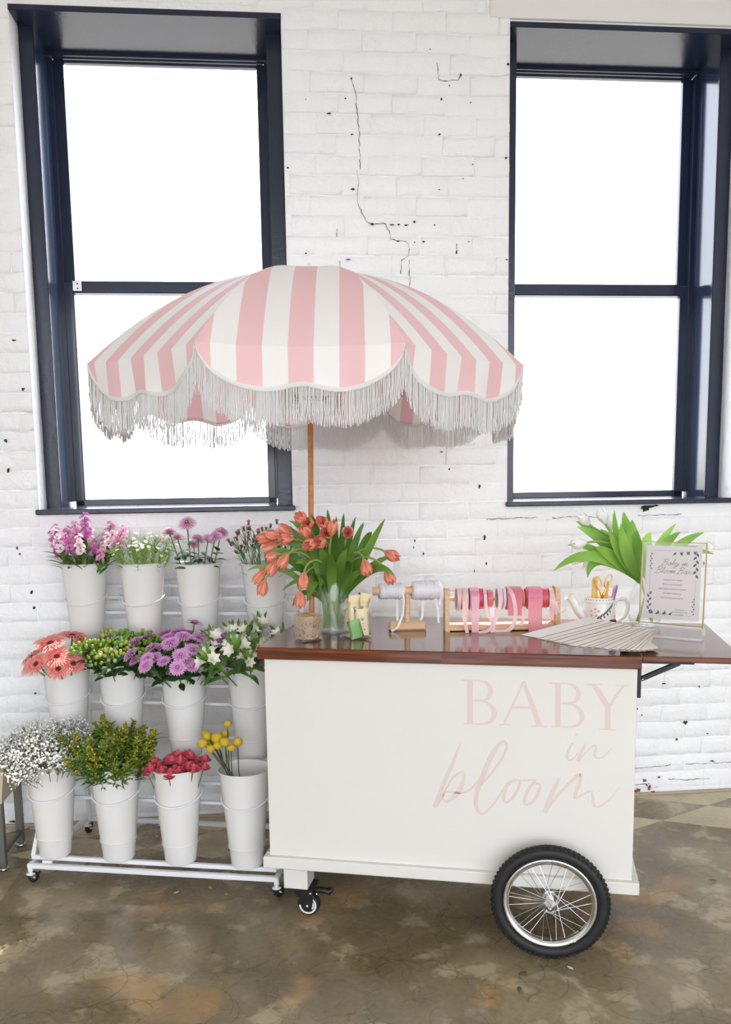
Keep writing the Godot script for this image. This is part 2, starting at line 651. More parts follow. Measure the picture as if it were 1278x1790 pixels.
func room() -> void:
	# brick wall with two openings: mortar bed first, bricks as parts
	var m := MB.new()
	slab(m, -3.6, 5.2, -0.05, WB, -0.45, -0.008)
	slab(m, -3.6, 5.2, WT, 4.55, -0.45, -0.008)
	for s in [[-3.6, WX[0]], [WX[1], WX[2]], [WX[3], WX[4]], [WX[5], 5.2]]:
		slab(m, s[0], s[1], WB, WT, -0.45, -0.008)
	var wall := struct("wall_back", m, M.paint)
	var variants := []
	for k in 10:
		variants.append(brick(0.245, 0.088, 100 + k))
	var spots := []
	var row := 0
	var y := 0.03
	while y < 3.98:
		var hh := 0.088
		if y + hh > 3.98: break
		var segs := [[-1.7, 2.75]]
		var mid := y + hh / 2
		if mid > WB - 0.03 and mid < WT + 0.03:
			segs = [[-1.7, WX[0]], [WX[1], WX[2]], [WX[3], 2.75]]
		elif mid > WT:
			segs = [[-1.7, 0.99]]   # a plastered lintel panel runs from here to the right
		for sg in segs:
			var x: float = -3.0 + (0.1225 if row % 2 else 0.0) + 0.02 * sin(row * 2.3)
			while x < sg[1]:
				var a: float = maxf(x, sg[0])
				var b: float = minf(x + 0.245, sg[1])
				if sg[1] - b < 0.05: b = sg[1]
				if b - a > 0.05:
					spots.append([a, b, y, hh, absf(x - a) + absf(x + 0.245 - b) < 0.001])
				x += 0.245
				if b == sg[1]: break
		y += hh
		row += 1
	# the ones that show: above the cart and the rack, or right of the cart
	var shown := []
	var rest := MB.new()
	for s in spots:
		var cx: float = (s[0] + s[1]) / 2
		var inview: bool = cx > -1.22 and cx < 2.34 and s[2] < 3.88
		var open: bool = s[2] > 1.02 or cx > 1.45 or cx < -0.75
		if inview and open and shown.size() < 298:
			shown.append(s)
			var me = variants[rng.randi() % 10] if s[4] else brick(s[1] - s[0], s[3], int(cx * 1000 + s[2] * 77777))
			part("brick", me, M.paint, wall, Transform3D(Basis(), Vector3(cx, s[2] + s[3] / 2, 0)))
		else:
			var am: ArrayMesh = brick(s[1] - s[0], s[3], int(cx * 1000 + s[2] * 77777))
			var ar := am.surface_get_arrays(0)
			var f := rest.v.size()
			for q in ar[Mesh.ARRAY_VERTEX]:
				rest.p(q + Vector3(cx, s[2] + s[3] / 2, 0))
			var id: PackedInt32Array = ar[Mesh.ARRAY_INDEX]
			for k in range(0, id.size(), 3):
				rest.tri(f + id[k], f + id[k + 2], f + id[k + 1])
	var ro := part("brickwork", rest, M.paint, wall)
	ro.set_meta("kind", "stuff")
	part("lintel_panel", bx(Vector3(3.1, 4.13, -0.002), Vector3(4.2, 0.84, 0.016), 0.003), M.plaster, wall)
	# crack that steps down the middle of the wall, and places where the paint has chipped to the dark joints
	for s in CRACKS:
		var pts := []
		var hw := []
		for k in range(0, s.size() - 1, 2):
			if k > 0:   # a ragged line between the corners
				var p0: Vector3 = pts[pts.size() - 1]
				var p1 := Vector3(s[k], s[k + 1], 0.0042)
				var cuts := maxi(1, int(p0.distance_to(p1) / 0.012))
				for q in range(1, cuts):
					pts.append(p0.lerp(p1, float(q) / cuts) + Vector3(rng.randf_range(-0.003, 0.003), rng.randf_range(-0.003, 0.003), 0))
					hw.append(rng.randf_range(0.0003, 0.0018))
			pts.append(Vector3(s[k], s[k + 1], 0.0042))
			hw.append(rng.randf_range(0.0006, 0.002))
		var cm := MB.new()
		cm.blade(pts, hw, Vector3.BACK)
		part("crack", cm, M.chip, wall)
	for s in CHIPS:
		var poly := PackedVector2Array()
		var n := 13
		for k in n:
			var rr: float = rng.randf_range(0.35, 1.1)
			poly.append(Vector2(s[0] + s[2] * rr * cos(TAU * k / n), s[1] + s[3] * rr * sin(TAU * k / n)))
		var cm := MB.new()
		cm.prism(poly, 0.0, 0.0042)
		part("paint_chip", cm, M.rust if s[4] else M.chip, wall)
	# floor
	var fl := struct("floor", bx(Vector3(0.8, -0.05, 4.0), Vector3(9.4, 0.1, 9.0)), M.floor)
	M.tile = rough(rgb(214, 204, 178), 0.5)
	M.tile.albedo_texture = M.floor.roughness_texture
	M.tile.albedo_texture = pale_texture()
	M.tile.uv1_triplanar = true
	M.tile.uv1_world_triplanar = true
	M.tile.uv1_scale = Vector3.ONE * 0.7
	var dia := MB.new()
	var hx := 0.3015
	var hz := 0.149
	dia.t = Transform3D(Basis(Vector3.RIGHT, Vector3.FORWARD, Vector3.UP), Vector3.ZERO)
	dia.prism(PackedVector2Array([Vector2(-hx, 0), Vector2(0, -hz), Vector2(hx, 0), Vector2(0, hz)]), 0.0, 0.0016)
	var dm := dia.done()
	var half := MB.new()
	half.t = dia.t
	half.prism(PackedVector2Array([Vector2(-hx, 0.028), Vector2(-hx * 0.99, 0.0), Vector2(0, -hz), Vector2(hx * 0.99, 0), Vector2(hx, 0.028)]), 0.0, 0.0016)
	var hm := half.done()
	for k in range(-3, 6):
		var x := -0.345 + 0.606 * k
		part("floor_tile", dm, M.tile, fl, Transform3D(Basis(), Vector3(x, 0, 0.335)))
		part("floor_tile", hm, M.tile, fl, Transform3D(Basis(), Vector3(x, 0, 0.032)))
	var base := MB.new()
	base.box(Vector3(0.8, 0.007, 0.003), Vector3(8.7, 0.014, 0.014), 0.003)
	struct("baseboard_back", base, rough(rgb(176, 162, 142), 0.9))
	# the rest of the room: side walls, ceiling, and a glazed shop front behind the camera
	struct("wall_left", bx(Vector3(-3.65, 2.2, 4.0), Vector3(0.1, 4.7, 9.0)), M.plain_wall)
	struct("wall_right", bx(Vector3(5.25, 2.2, 4.0), Vector3(0.1, 4.7, 9.0)), M.plain_wall)
	struct("ceiling", bx(Vector3(0.8, 4.58, 4.0), Vector3(9.4, 0.08, 9.0)), M.ceiling)
	var rw := MB.new()
	slab(rw, -3.6, 5.2, -0.05, 0.12, 8.3, 8.5)
	slab(rw, -3.6, 5.2, 4.1, 4.55, 8.3, 8.5)
	slab(rw, -3.6, -3.2, 0.12, 4.1, 8.3, 8.5)
	slab(rw, 4.8, 5.2, 0.12, 4.1, 8.3, 8.5)
	struct("wall_front", rw, M.plain_wall)
	var wf := Node3D.new()
	wf.name = "window_4"
	wf.set_meta("kind", "structure")
	add_child(wf)
	for k in 6:
		part("mullion", bx(Vector3(-3.2 + 1.6 * k, 2.11, 8.4), Vector3(0.08, 3.98, 0.1), 0.005), M.navy, wf)
	part("transom", bx(Vector3(0.8, 3.0, 8.4), Vector3(8.0, 0.07, 0.09), 0.005), M.navy, wf)
	for k in 5:
		part("pane", bx(Vector3(-2.4 + 1.6 * k, 2.11, 8.4), Vector3(1.52, 3.98, 0.006)), M.glass, wf)

func pale_texture() -> ImageTexture:
	var n1 := noise_of(0.02, 41, 4)
	var n2 := noise_of(0.15, 42, 3)
	var im := Image.create(256, 256, false, Image.FORMAT_RGB8)
	for y in 256:
		for x in 256:
			var a := 0.5 + 0.5 * n1.get_noise_2d(x, y) + 0.25 * n2.get_noise_2d(x, y)
			im.set_pixel(x, y, rgb(205, 198, 180).lerp(rgb(255, 252, 244), clampf(a, 0, 1)))
	return ImageTexture.create_from_image(im)

func windows() -> void:
	for w in 3:
		var x0: float = WX[2 * w]
		var x1: float = WX[2 * w + 1]
		var o := Node3D.new()
		o.name = "window_%d" % (w + 1)
		o.set_meta("kind", "structure")
		add_child(o)
		part("soffit_board", bx(Vector3((x0 + x1) / 2, WT - 0.0125, -0.2), Vector3(x1 - x0, 0.025, 0.4), 0.002), M.navy, o)
		part("casing", bx(Vector3(x0 + 0.034, (WB + WT) / 2, -0.15), Vector3(0.068, WT - WB - 0.03, 0.02), 0.003), M.navy, o)
		part("casing", bx(Vector3(x1 - 0.036, (WB + WT) / 2, -0.15), Vector3(0.072, WT - WB - 0.03, 0.02), 0.003), M.navy, o)
		part("jamb", bx(Vector3(x0 + 0.062, (WB + WT) / 2, -0.275), Vector3(0.012, WT - WB, 0.24), 0.001), M.frame, o)
		part("jamb", bx(Vector3(x1 - 0.062, (WB + WT) / 2, -0.275), Vector3(0.012, WT - WB, 0.24), 0.001), M.frame, o)
		part("sill", bx(Vector3((x0 + x1) / 2, WB + 0.012, -0.185), Vector3(x1 - x0 + 0.02, 0.024, 0.43), 0.004), M.navy, o)
		# frame and two sashes
		var gl: float = x0 + 0.132
		var gr: float = x1 - 0.12
		if w >= 1:
			gl = x0 + 0.112
			gr = x1 - 0.132
		var a0: float = x0 + 0.06
		var a1: float = x1 - 0.06
		part("head", bx(Vector3((a0 + a1) / 2, 3.668, -0.395), Vector3(a1 - a0, 0.02, 0.06), 0.003), M.frame, o)
		part("stop", bx(Vector3((a0 + a1) / 2, 3.658, -0.415), Vector3(a1 - a0 - 0.05, 0.012, 0.06), 0.003), M.steel_dark if M.has("steel_dark") else M.frame, o)
		for sd in 2:
			var e0: float = a0 if sd == 0 else gr
			var e1: float = gl if sd == 0 else a1
			var wd := e1 - e0
			part("stile_track", bx(Vector3((e0 if sd == 0 else e1) + (0.2 if sd == 0 else -0.2) * wd, 2.6, -0.39), Vector3(wd * 0.4, 2.1, 0.05), 0.003), M.frame, o)
		var up := Node3D.new()
		up.name = "upper_sash"
		o.add_child(up)
		var lo := Node3D.new()
		lo.name = "lower_sash"
		o.add_child(lo)
		var sw := (gl - a0) * 0.66
		var sw2 := (a1 - gr) * 0.66
		part("stile", bx(Vector3(gl - sw / 2, 3.12, -0.425), Vector3(sw, 1.1, 0.035), 0.004), M.frame, up)
		part("stile", bx(Vector3(gr + sw2 / 2, 3.12, -0.425), Vector3(sw2, 1.1, 0.035), 0.004), M.frame, up)
		part("rail", bx(Vector3((gl + gr) / 2, 3.656, -0.425), Vector3(gr - gl, 0.022, 0.035), 0.004), M.frame, up)
		part("rail", bx(Vector3((gl + gr) / 2, 2.6, -0.425), Vector3(gr - gl, 0.06, 0.035), 0.004), M.frame, up)
		part("pane", bx(Vector3((gl + gr) / 2, 3.13, -0.425), Vector3(gr - gl, 1.05, 0.006)), M.glass, up)
		part("stile", bx(Vector3(gl - sw / 2, 2.07, -0.385), Vector3(sw, 1.1, 0.035), 0.004), M.frame, lo)
		part("stile", bx(Vector3(gr + sw2 / 2, 2.07, -0.385), Vector3(sw2, 1.1, 0.035), 0.004), M.frame, lo)
		part("rail", bx(Vector3((gl + gr) / 2, 2.598, -0.385), Vector3(gr - gl, 0.058, 0.035), 0.004), M.frame, lo)
		part("rail", bx(Vector3((gl + gr) / 2, 1.542, -0.385), Vector3(gr - gl + sw + sw2, 0.034, 0.035), 0.004), M.frame, lo)
		part("pane", bx(Vector3((gl + gr) / 2, 2.065, -0.385), Vector3(gr - gl, 1.03, 0.006)), M.glass, lo)
		if w == 0:
			var lk := part("sash_bracket", bx(Vector3(gl + 0.02, 2.6, -0.362), Vector3(0.045, 0.05, 0.012), 0.002), M.steel, lo)
			part("screw", turned([Vector2(0.0, 0.0), Vector2(0.004, 0.0), Vector2(0.004, 0.002), Vector2(0, 0.002)], 8), M.black, lk, Transform3D(Basis(Vector3.RIGHT, PI / 2), Vector3(gl + 0.022, 2.61, -0.356)))
			part("screw", turned([Vector2(0.0, 0.0), Vector2(0.004, 0.0), Vector2(0.004, 0.002), Vector2(0, 0.002)], 8), M.black, lk, Transform3D(Basis(Vector3.RIGHT, PI / 2), Vector3(gl + 0.022, 2.588, -0.356)))

func at_cart(x: float, y: float, z: float, turn := 0.0) -> Transform3D:
	return CART * Transform3D(Basis(Vector3.UP, turn), Vector3(x, y, z))

func caster(parent: Node3D, at: Transform3D, r: float, big: bool) -> void:
	# stem on top at y = 0; the wheel hangs below, its axle along z
	var c := Node3D.new()
	c.name = "caster"
	c.transform = at
	parent.add_child(c, true)
	var drop := r * 1.75 if big else 0.055 - r
	var off := r * 0.45
	if big:
		part("swivel_plate", bx(Vector3(0, -0.004, 0), Vector3(r * 2.3, 0.007, r * 2.2), 0.002), M.black, c)
		for sz in [-1.0, 1.0]:
			var f := MB.new()
			f.prism(PackedVector2Array([Vector2(-r * 1.0, -0.006), Vector2(r * 0.9, -0.006), Vector2(off + r * 0.5, -drop * 0.8), Vector2(off + r * 0.2, -drop - r * 0.35), Vector2(off - r * 0.35, -drop - r * 0.3), Vector2(off - r * 0.55, -drop * 0.75)]), sz * r * 0.5 - 0.002, sz * r * 0.5 + 0.002)
			part("fork", f, M.black, c)
		var br := MB.new()
		br.tube([Vector3(r * 0.6, -r * 0.5, 0), Vector3(r * 1.5, -r * 0.45, 0), Vector3(r * 2.3, -r * 0.55, 0), Vector3(r * 2.6, -r * 0.3, 0)], [r * 0.22, r * 0.3, r * 0.32, r * 0.2], 8)
		part("brake_lever", br, M.black, c)
		for q in [Vector3(r * 0.75, -r * 0.55, r * 0.62), Vector3(r * 1.25, -r * 0.68, r * 0.35)]:
			var rv_ := MB.new()
			rv_.ball(q, Vector3.ONE * r * 0.13, 6, 8)
			part("rivet", rv_, M.chrome, c)
	else:
		part("stem", turned([Vector2(0, 0.012), Vector2(0.011, 0.012), Vector2(0.011, -0.004), Vector2(0.006, -0.006), Vector2(0.006, -0.010), Vector2(0.017, -0.013), Vector2(0.019, -0.017), Vector2(0.012, -0.020), Vector2(0, -0.020)], 16), M.rack, c)
		for sz in [-1.0, 1.0]:
			var f := MB.new()
			f.prism(PackedVector2Array([Vector2(-0.012, -0.017), Vector2(0.014, -0.017), Vector2(off + 0.007, -drop), Vector2(off - 0.004, -drop - 0.006), Vector2(off - 0.012, -drop)]), sz * 0.012 - 0.0012, sz * 0.012 + 0.0012)
			part("fork", f, M.steel, c)
		var pd := MB.new()
		pd.tube([Vector3(0.012, -0.026, 0), Vector3(0.03, -0.024, 0), Vector3(0.04, -0.018, 0)], [0.004, 0.006, 0.004], 6)
		part("brake_tab", pd, M.black, c)
	var w := r * 0.42 if big else 0.009
	var wheel := part("wheel", turned([Vector2(r * 0.2, -w), Vector2(r * 0.86, -w), Vector2(r * 0.97, -w * 0.7), Vector2(r, 0), Vector2(r * 0.97, w * 0.7), Vector2(r * 0.86, w), Vector2(r * 0.2, w)], 28), M.rubber, c, Transform3D(Basis(Vector3.RIGHT, PI / 2), Vector3(off, -drop, 0)))
	if big:
		# white moulded ring and crescent on the wheel face
		for e in [[0.62, 0.78, PI, TAU + 0.9], [0.3, 0.46, TAU - 0.9, TAU + 0.9]]:
			var ring := MB.new()
			var rows := [PackedVector3Array(), PackedVector3Array()]
			for k in 21:
				var a: float = lerpf(e[2], e[3], k / 20.0)
				rows[0].append(Vector3(r * e[0] * cos(a) + (0.12 * r if e[0] < 0.5 else 0.0), w + 0.0015, r * e[0] * -sin(a)))
				rows[1].append(Vector3(r * e[1] * cos(a) + (0.12 * r if e[0] < 0.5 else 0.0), w + 0.0015, r * e[1] * -sin(a)))
			ring.grid(rows)
			part("hub_print", ring, M.cart, wheel)
	part("axle_bolt", turned([Vector2(0, -w - 0.006), Vector2(r * 0.2, -w - 0.006), Vector2(r * 0.2, w + 0.006), Vector2(r * 0.1, w + 0.012), Vector2(0, w + 0.012)], 6), M.chrome, wheel)

func bike_wheel(parent: Node3D, at: Transform3D) -> void:
	# in its own xy plane, hub axle along z
	var o := Node3D.new()
	o.name = "bicycle_wheel"
	o.transform = at
	parent.add_child(o, true)
	var R := 0.178
	var flat := Transform3D(Basis(Vector3.RIGHT, PI / 2), Vector3.ZERO)
	var tp := []
	for k in 15:
		var a := TAU * k / 14
		tp.append(Vector2(R - 0.022 * cos(a) * -1.0, 0.022 * sin(a)))
	tp.reverse()
	var ty := part("tire", turned(tp, 64), M.rubber, o, flat)
	var kn := MB.new()
	for k in 72:
		for s in 3:
			var a := TAU * (k + (0.5 if s == 1 else 0.0)) / 72
			var b := (s - 1) * 0.75
			kn.t = Transform3D(Basis(Vector3.UP, a), Vector3.ZERO) * Transform3D(Basis(Vector3.FORWARD, -b), Vector3(R, 0, 0))
			kn.box(Vector3(0.0225, 0, 0), Vector3(0.005, 0.010, 0.0085), 0.001)
	part("tread", kn, M.rubber, ty)
	part("rim", turned([Vector2(0.140, -0.014), Vector2(0.152, -0.016), Vector2(0.161, -0.016), Vector2(0.161, 0.016), Vector2(0.152, 0.016), Vector2(0.140, 0.014), Vector2(0.138, 0.0), Vector2(0.140, -0.014)], 64), M.chrome, o, flat)
	part("hub", turned([Vector2(0, -0.05), Vector2(0.008, -0.05), Vector2(0.008, -0.042), Vector2(0.012, -0.04), Vector2(0.014, -0.036), Vector2(0.024, -0.034), Vector2(0.024, -0.03), Vector2(0.016, -0.028), Vector2(0.016, 0.028), Vector2(0.024, 0.03), Vector2(0.024, 0.034), Vector2(0.016, 0.036), Vector2(0.013, 0.044), Vector2(0.007, 0.045), Vector2(0.007, 0.055), Vector2(0, 0.056)], 32), M.chrome, o, flat)
	var sp := rod(Vector3(0.021, 0, 0.031), Vector3(0.139 * cos(0.95), 0.139 * sin(0.95), 0.003), 0.0011, 6).done()
	for k in 28:
		var a := TAU * (k / 2) / 14.0 + (0.22 if k % 2 else 0.0)
		var t := Transform3D(Basis(Vector3.BACK, a), Vector3.ZERO)
		if k % 2:
			t = t * Transform3D(Basis(Vector3(0, 1, 0), PI), Vector3.ZERO)
		if (k / 2) % 2:
			t = t * Transform3D(Basis(Vector3(1, 0, 0), PI), Vector3.ZERO)
		part("spoke", sp, M.chrome, o, t)
	part("valve", rod(Vector3(0.139, 0, 0), Vector3(0.105, 0, 0), 0.004, 8), M.black, o, Transform3D(Basis(Vector3.BACK, -0.75), Vector3.ZERO))
	part("reflector", bx(Vector3(0.149, 0, 0.017), Vector3(0.012, 0.008, 0.004), 0.001), M.cart, o, Transform3D(Basis(Vector3.BACK, -0.98), Vector3.ZERO))
	part("axle", rod(Vector3(0, 0, -0.05), Vector3(0, 0, -0.13), 0.007), M.steel, o)

func cart() -> void:
	var o := thing("flower_cart", "white wooden flower cart with brown top, pink lettering and bicycle wheel", "cart", CART)
	part("front_panel", bx(Vector3(0.005, 0.632, -0.009), Vector3(1.30, 0.748, 0.018), 0.0015), M.cart, o)
	part("side_panel", bx(Vector3(-0.636, 0.632, -0.35), Vector3(0.018, 0.748, 0.664), 0.0015), M.cart, o)
	part("side_panel", bx(Vector3(0.646, 0.632, -0.35), Vector3(0.018, 0.748, 0.664), 0.0015), M.cart, o)
	part("back_panel", bx(Vector3(0.005, 0.632, -0.69), Vector3(1.30, 0.748, 0.016), 0.0015), M.cart, o)
	part("floor_panel", bx(Vector3(0.005, 0.235, -0.35), Vector3(1.26, 0.02, 0.66)), M.cart, o)
	part("base_board", bx(Vector3(0.005, 0.236, 0.001), Vector3(1.345, 0.044, 0.04), 0.004), M.cart, o)
	part("base_board", bx(Vector3(-0.656, 0.236, -0.36), Vector3(0.024, 0.044, 0.68), 0.004), M.cart, o)
	part("base_board", bx(Vector3(0.667, 0.236, -0.36), Vector3(0.022, 0.044, 0.68), 0.004), M.cart, o)
	var lt := MB.new()
	strokes(lt, LETTERS, 0.0006)
	part("lettering", lt, M.letters, o, Transform3D.IDENTITY, "pale pink BABY in bloom lettering")
	# top
	part("tabletop", bx(Vector3(0.0, 1.028, -0.353), Vector3(1.332, 0.044, 0.746), 0.003), M.wood, o)
	var lf := part("side_leaf", bx(Vector3(0.828, 1.039, -0.337), Vector3(0.318, 0.02, 0.69), 0.002), M.wood, o, Transform3D.IDENTITY, "fold-out brown side leaf")
	part("bracket", bx(Vector3(0.662, 0.965, -0.02), Vector3(0.012, 0.125, 0.03), 0.002), M.black, o)
	var bs := bar(Vector3(0.668, 0.965, -0.02), Vector3(0.79, 1.024, -0.02), 0.016)
	part("bracket_strut", bs, M.black, o)
	part("bracket_arm", bx(Vector3(0.75, 1.0255, -0.02), Vector3(0.17, 0.008, 0.03), 0.001), M.black, o)
	var bb := MB.new()
	bb.ball(Vector3(0.672, 0.968, -0.002), Vector3.ONE * 0.004, 6, 8)
	part("rivet", bb, M.chrome, o)
	# legs and casters at the left, bicycle wheels at the right
	for z in [-0.06, -0.62]:
		part("leg", bx(Vector3(-0.552, 0.170, z), Vector3(0.092, 0.089, 0.1), 0.002), M.cart, o)
		caster(o, Transform3D(Basis(), Vector3(-0.535, 0.125, z)), 0.0435, true)
	for w in [[0.086, 0.0], [-0.79, PI]]:
		bike_wheel(o, Transform3D(Basis(Vector3.UP, w[1]), Vector3(0.377, 0.2015, w[0])))

func umbrella() -> void:
	var lean := Basis(Vector3.FORWARD, 0.016) * Basis(Vector3.RIGHT, -0.016)
	var o := thing("patio_umbrella", "pink and white striped umbrella with white fringe on a wooden pole", "umbrella", Transform3D(lean, Vector3(0.103, TOP, 0.85)))
	var R := 0.80
	var H := 0.375
	var y0 := 0.98          # rim above the tabletop
	var half := PI / 8
	M.canopy = tinted(0.75, 0.32)
	M.braid = petal(rgb(236, 234, 230), 0.3, 0.8)
	M.fringe = petal(rgb(246, 245, 243), 0.5, 0.7)
	var pink := lin(248, 206, 209)
	var white := lin(252, 250, 246)
	# one panel, its middle towards +z
	var pm := MB.new()
	var bands := []
	var w0 := -0.3375
	while w0 < 0.33:
		bands.append([w0, w0 + 0.075])
		w0 += 0.075
	for b in bands:
		var isp: bool = int(round((b[0] + 0.0375) / 0.075)) % 2 == 0
		pm.col = pink if isp else white
		var rows := []
		for k in 15:   # from the rim up to the apex
			var s := 1.0 - k / 14.0
			var row := PackedVector3Array()
			for q in 3:
				row.append(_cloth(s, lerpf(b[0], b[1], q / 2.0), R, H, half))
			rows.append(row)
		# the flap below the rim
		var flap := []
		for k in 5:
			var row := PackedVector3Array()
			for q in 3:
				var w := lerpf(b[0], b[1], q / 2.0)
				var e := _cloth(1.0, w, R, H, half)
				var d := _drop(e.x / (R * sin(half))) * (1.0 - k / 4.0)
				e.y -= d
				e.z += 0.008 * sin(e.x * 31.0) * d / 0.12 - 0.10 * d
				row.append(e)
			flap.append(row)
		pm.grid(flap)
		pm.grid(rows)
	var panel := pm.done()
	var tm := MB.new()
	var fm := MB.new()
	var edge := []
	for k in 61:
		var e := _edge(-1.0 + k / 30.0, R, H, half)
		edge.append(e)
	var rows2 := [PackedVector3Array(), PackedVector3Array(), PackedVector3Array(), PackedVector3Array()]
	for e in edge:
		rows2[0].append(e + Vector3(0, -0.007, -0.003))
		rows2[1].append(e + Vector3(0, -0.007, 0.003))
		rows2[2].append(e + Vector3(0, 0.007, 0.004))
		rows2[3].append(e + Vector3(0, 0.007, -0.002))
	tm.grid(rows2)
	var r2 := RandomNumberGenerator.new()
	r2.seed = 44
	for k in 168:
		var t := -1.0 + 2.0 * (k + r2.randf_range(0.2, 0.8)) / 168.0
		var e := _edge(t, R, H, half) + Vector3(0, -0.004, r2.randf_range(-0.003, 0.003))
		var ln := 0.104 + r2.randf_range(-0.006, 0.006)
		var sw := Vector3(r2.randf_range(-0.004, 0.004), 0, r2.randf_range(-0.004, 0.004))
		fm.tube([e, e + Vector3(0, -ln * 0.35, 0) + sw * 0.5, e + Vector3(0, -ln * 0.7, 0) + sw * -0.4, e + Vector3(0, -ln, 0) + sw], [0.0014, 0.0017, 0.0017, 0.0016], 4, false)
	var trim := tm.done()
	var fringe := fm.done()
	var turn0 := deg_to_rad(-4.0)
	for k in 8:
		var t := Transform3D(Basis(Vector3.UP, turn0 + k * PI / 4), Vector3(0, y0, 0))
		part("panel", panel, M.canopy, o, t)
		part("trim", trim, M.braid, o, t)
		var f := part("fringe", fringe, M.fringe, o, t)
		f.set_meta("kind", "stuff")
	var rm := MB.new()
	var rp := []
	for k in 11:
		var s := 0.04 + 0.955 * k / 10.0
		rp.append(Vector3(0, H * (1.0 - pow(s, 2.1)) - 0.008, R * s / cos(0.0)))
	rm.tube(rp, 0.0035, 6)
	var rib := rm.done()
	for k in 8:
		part("rib", rib, M.rack, o, Transform3D(Basis(Vector3.UP, turn0 + PI / 8 + k * PI / 4), Vector3(0, y0, 0)))
		var st := rod(Vector3(0, y0 + 0.02, 0.02), Vector3(0, y0 + H * (1.0 - pow(0.5, 2.1)) - 0.014, R * 0.5), 0.003, 6)
		part("strut", st, M.rack, o, Transform3D(Basis(Vector3.UP, turn0 + PI / 8 + k * PI / 4), Vector3.ZERO))
	part("hub", turned([Vector2(0.012, y0), Vector2(0.028, y0), Vector2(0.028, y0 + 0.04), Vector2(0.012, y0 + 0.04)], 20), M.rack, o)
	part("pole", turned([Vector2(0, 0.0), Vector2(0.0105, 0.0), Vector2(0.0105, y0 + H), Vector2(0, y0 + H)], 20), M.oak, o)
	part("pole_collar", turned([Vector2(0, 0.0), Vector2(0.024, 0.0), Vector2(0.024, 0.006), Vector2(0.014, 0.014), Vector2(0.0107, 0.014)], 24), M.black, o)
	part("finial", turned([Vector2(0, y0 + H - 0.01), Vector2(0.016, y0 + H - 0.005), Vector2(0.016, y0 + H + 0.012), Vector2(0.010, y0 + H + 0.02), Vector2(0.006, y0 + H + 0.034), Vector2(0, y0 + H + 0.036)], 16), M.rack, o)
	# small framed sign tied to the pole
	var sg := thing("pole_sign", "small pine-framed white sign on the umbrella pole, half behind fringe", "sign", Transform3D(Basis(Vector3.UP, 0.12) * Basis(Vector3.FORWARD, -0.035), Vector3(0.118, 1.965, 0.885)))
	part("board", bx(Vector3(0, 0, -0.004), Vector3(0.205, 0.15, 0.006)), M.cart, sg)
	for q in [[Vector3(0, -0.079, 0), Vector3(0.236, 0.016, 0.022)], [Vector3(0, 0.079, 0), Vector3(0.236, 0.016, 0.022)], [Vector3(-0.11, 0, 0), Vector3(0.016, 0.142, 0.022)], [Vector3(0.11, 0, 0), Vector3(0.016, 0.142, 0.022)]]:
		part("frame_strip", bx(q[0], q[1], 0.0015), M.pine, sg)
	part("lettering", words("blooming", 0.03, true, 0.35), M.black, sg, Transform3D(Basis(), Vector3(0, -0.02, 0.0005)))
	part("lettering", words("grow", 0.034, true, 0.35), M.black, sg, Transform3D(Basis(), Vector3(-0.03, -0.045, 0.0005)))

func _cloth(s: float, w: float, R: float, H: float, half: float) -> Vector3:
	var hc := maxf(s, 0.0001) * R * sin(half)
	var x := clampf(w, -hc, hc)
	# between its two ribs the cloth is stretched straight, sagging a little
	var f := x / hc
	return Vector3(x, H * (1.0 - pow(s, 2.1)) - 0.012 * s * (1.0 - f * f), R * s * cos(half))

func _drop(t: float) -> float:
	t = clampf(absf(t), 0.0, 1.0)
	return 0.004 + 0.124 * pow(1.0 - pow(t, 3.2), 0.62) - 0.022 * exp(-pow(t / 0.24, 2.0))

func _edge(t: float, R: float, H: float, half: float) -> Vector3:
	var e := _cloth(1.0, t * R * sin(half), R, H, half)
	var d := _drop(t)
	e.y -= d
	e.z += 0.008 * sin(e.x * 31.0) * d / 0.12 - 0.10 * d
	return e

const ROWS := [[[-1.813, -1.533, -1.267, -0.988], 0.112, -3.235], [[-1.832, -1.58, -1.305, -1.013], 0.487, -3.45], [[-1.841, -1.567, -1.306, -1.004], 0.887, -3.685]]
const BH := 0.40
const BR := 0.108

func at_rack(u: float, h: float, v: float) -> Vector3:
	return RACK * Vector3(u, h, v)

func lad(h: float) -> float:   # where the leaning ladder of the rack is at height h
	return -3.225 - 0.566 * (h - 0.115)

func bucket_r(y: float) -> float:   # outer radius at height y above the bottom
	return lerpf(0.064, 0.1, y / BH)

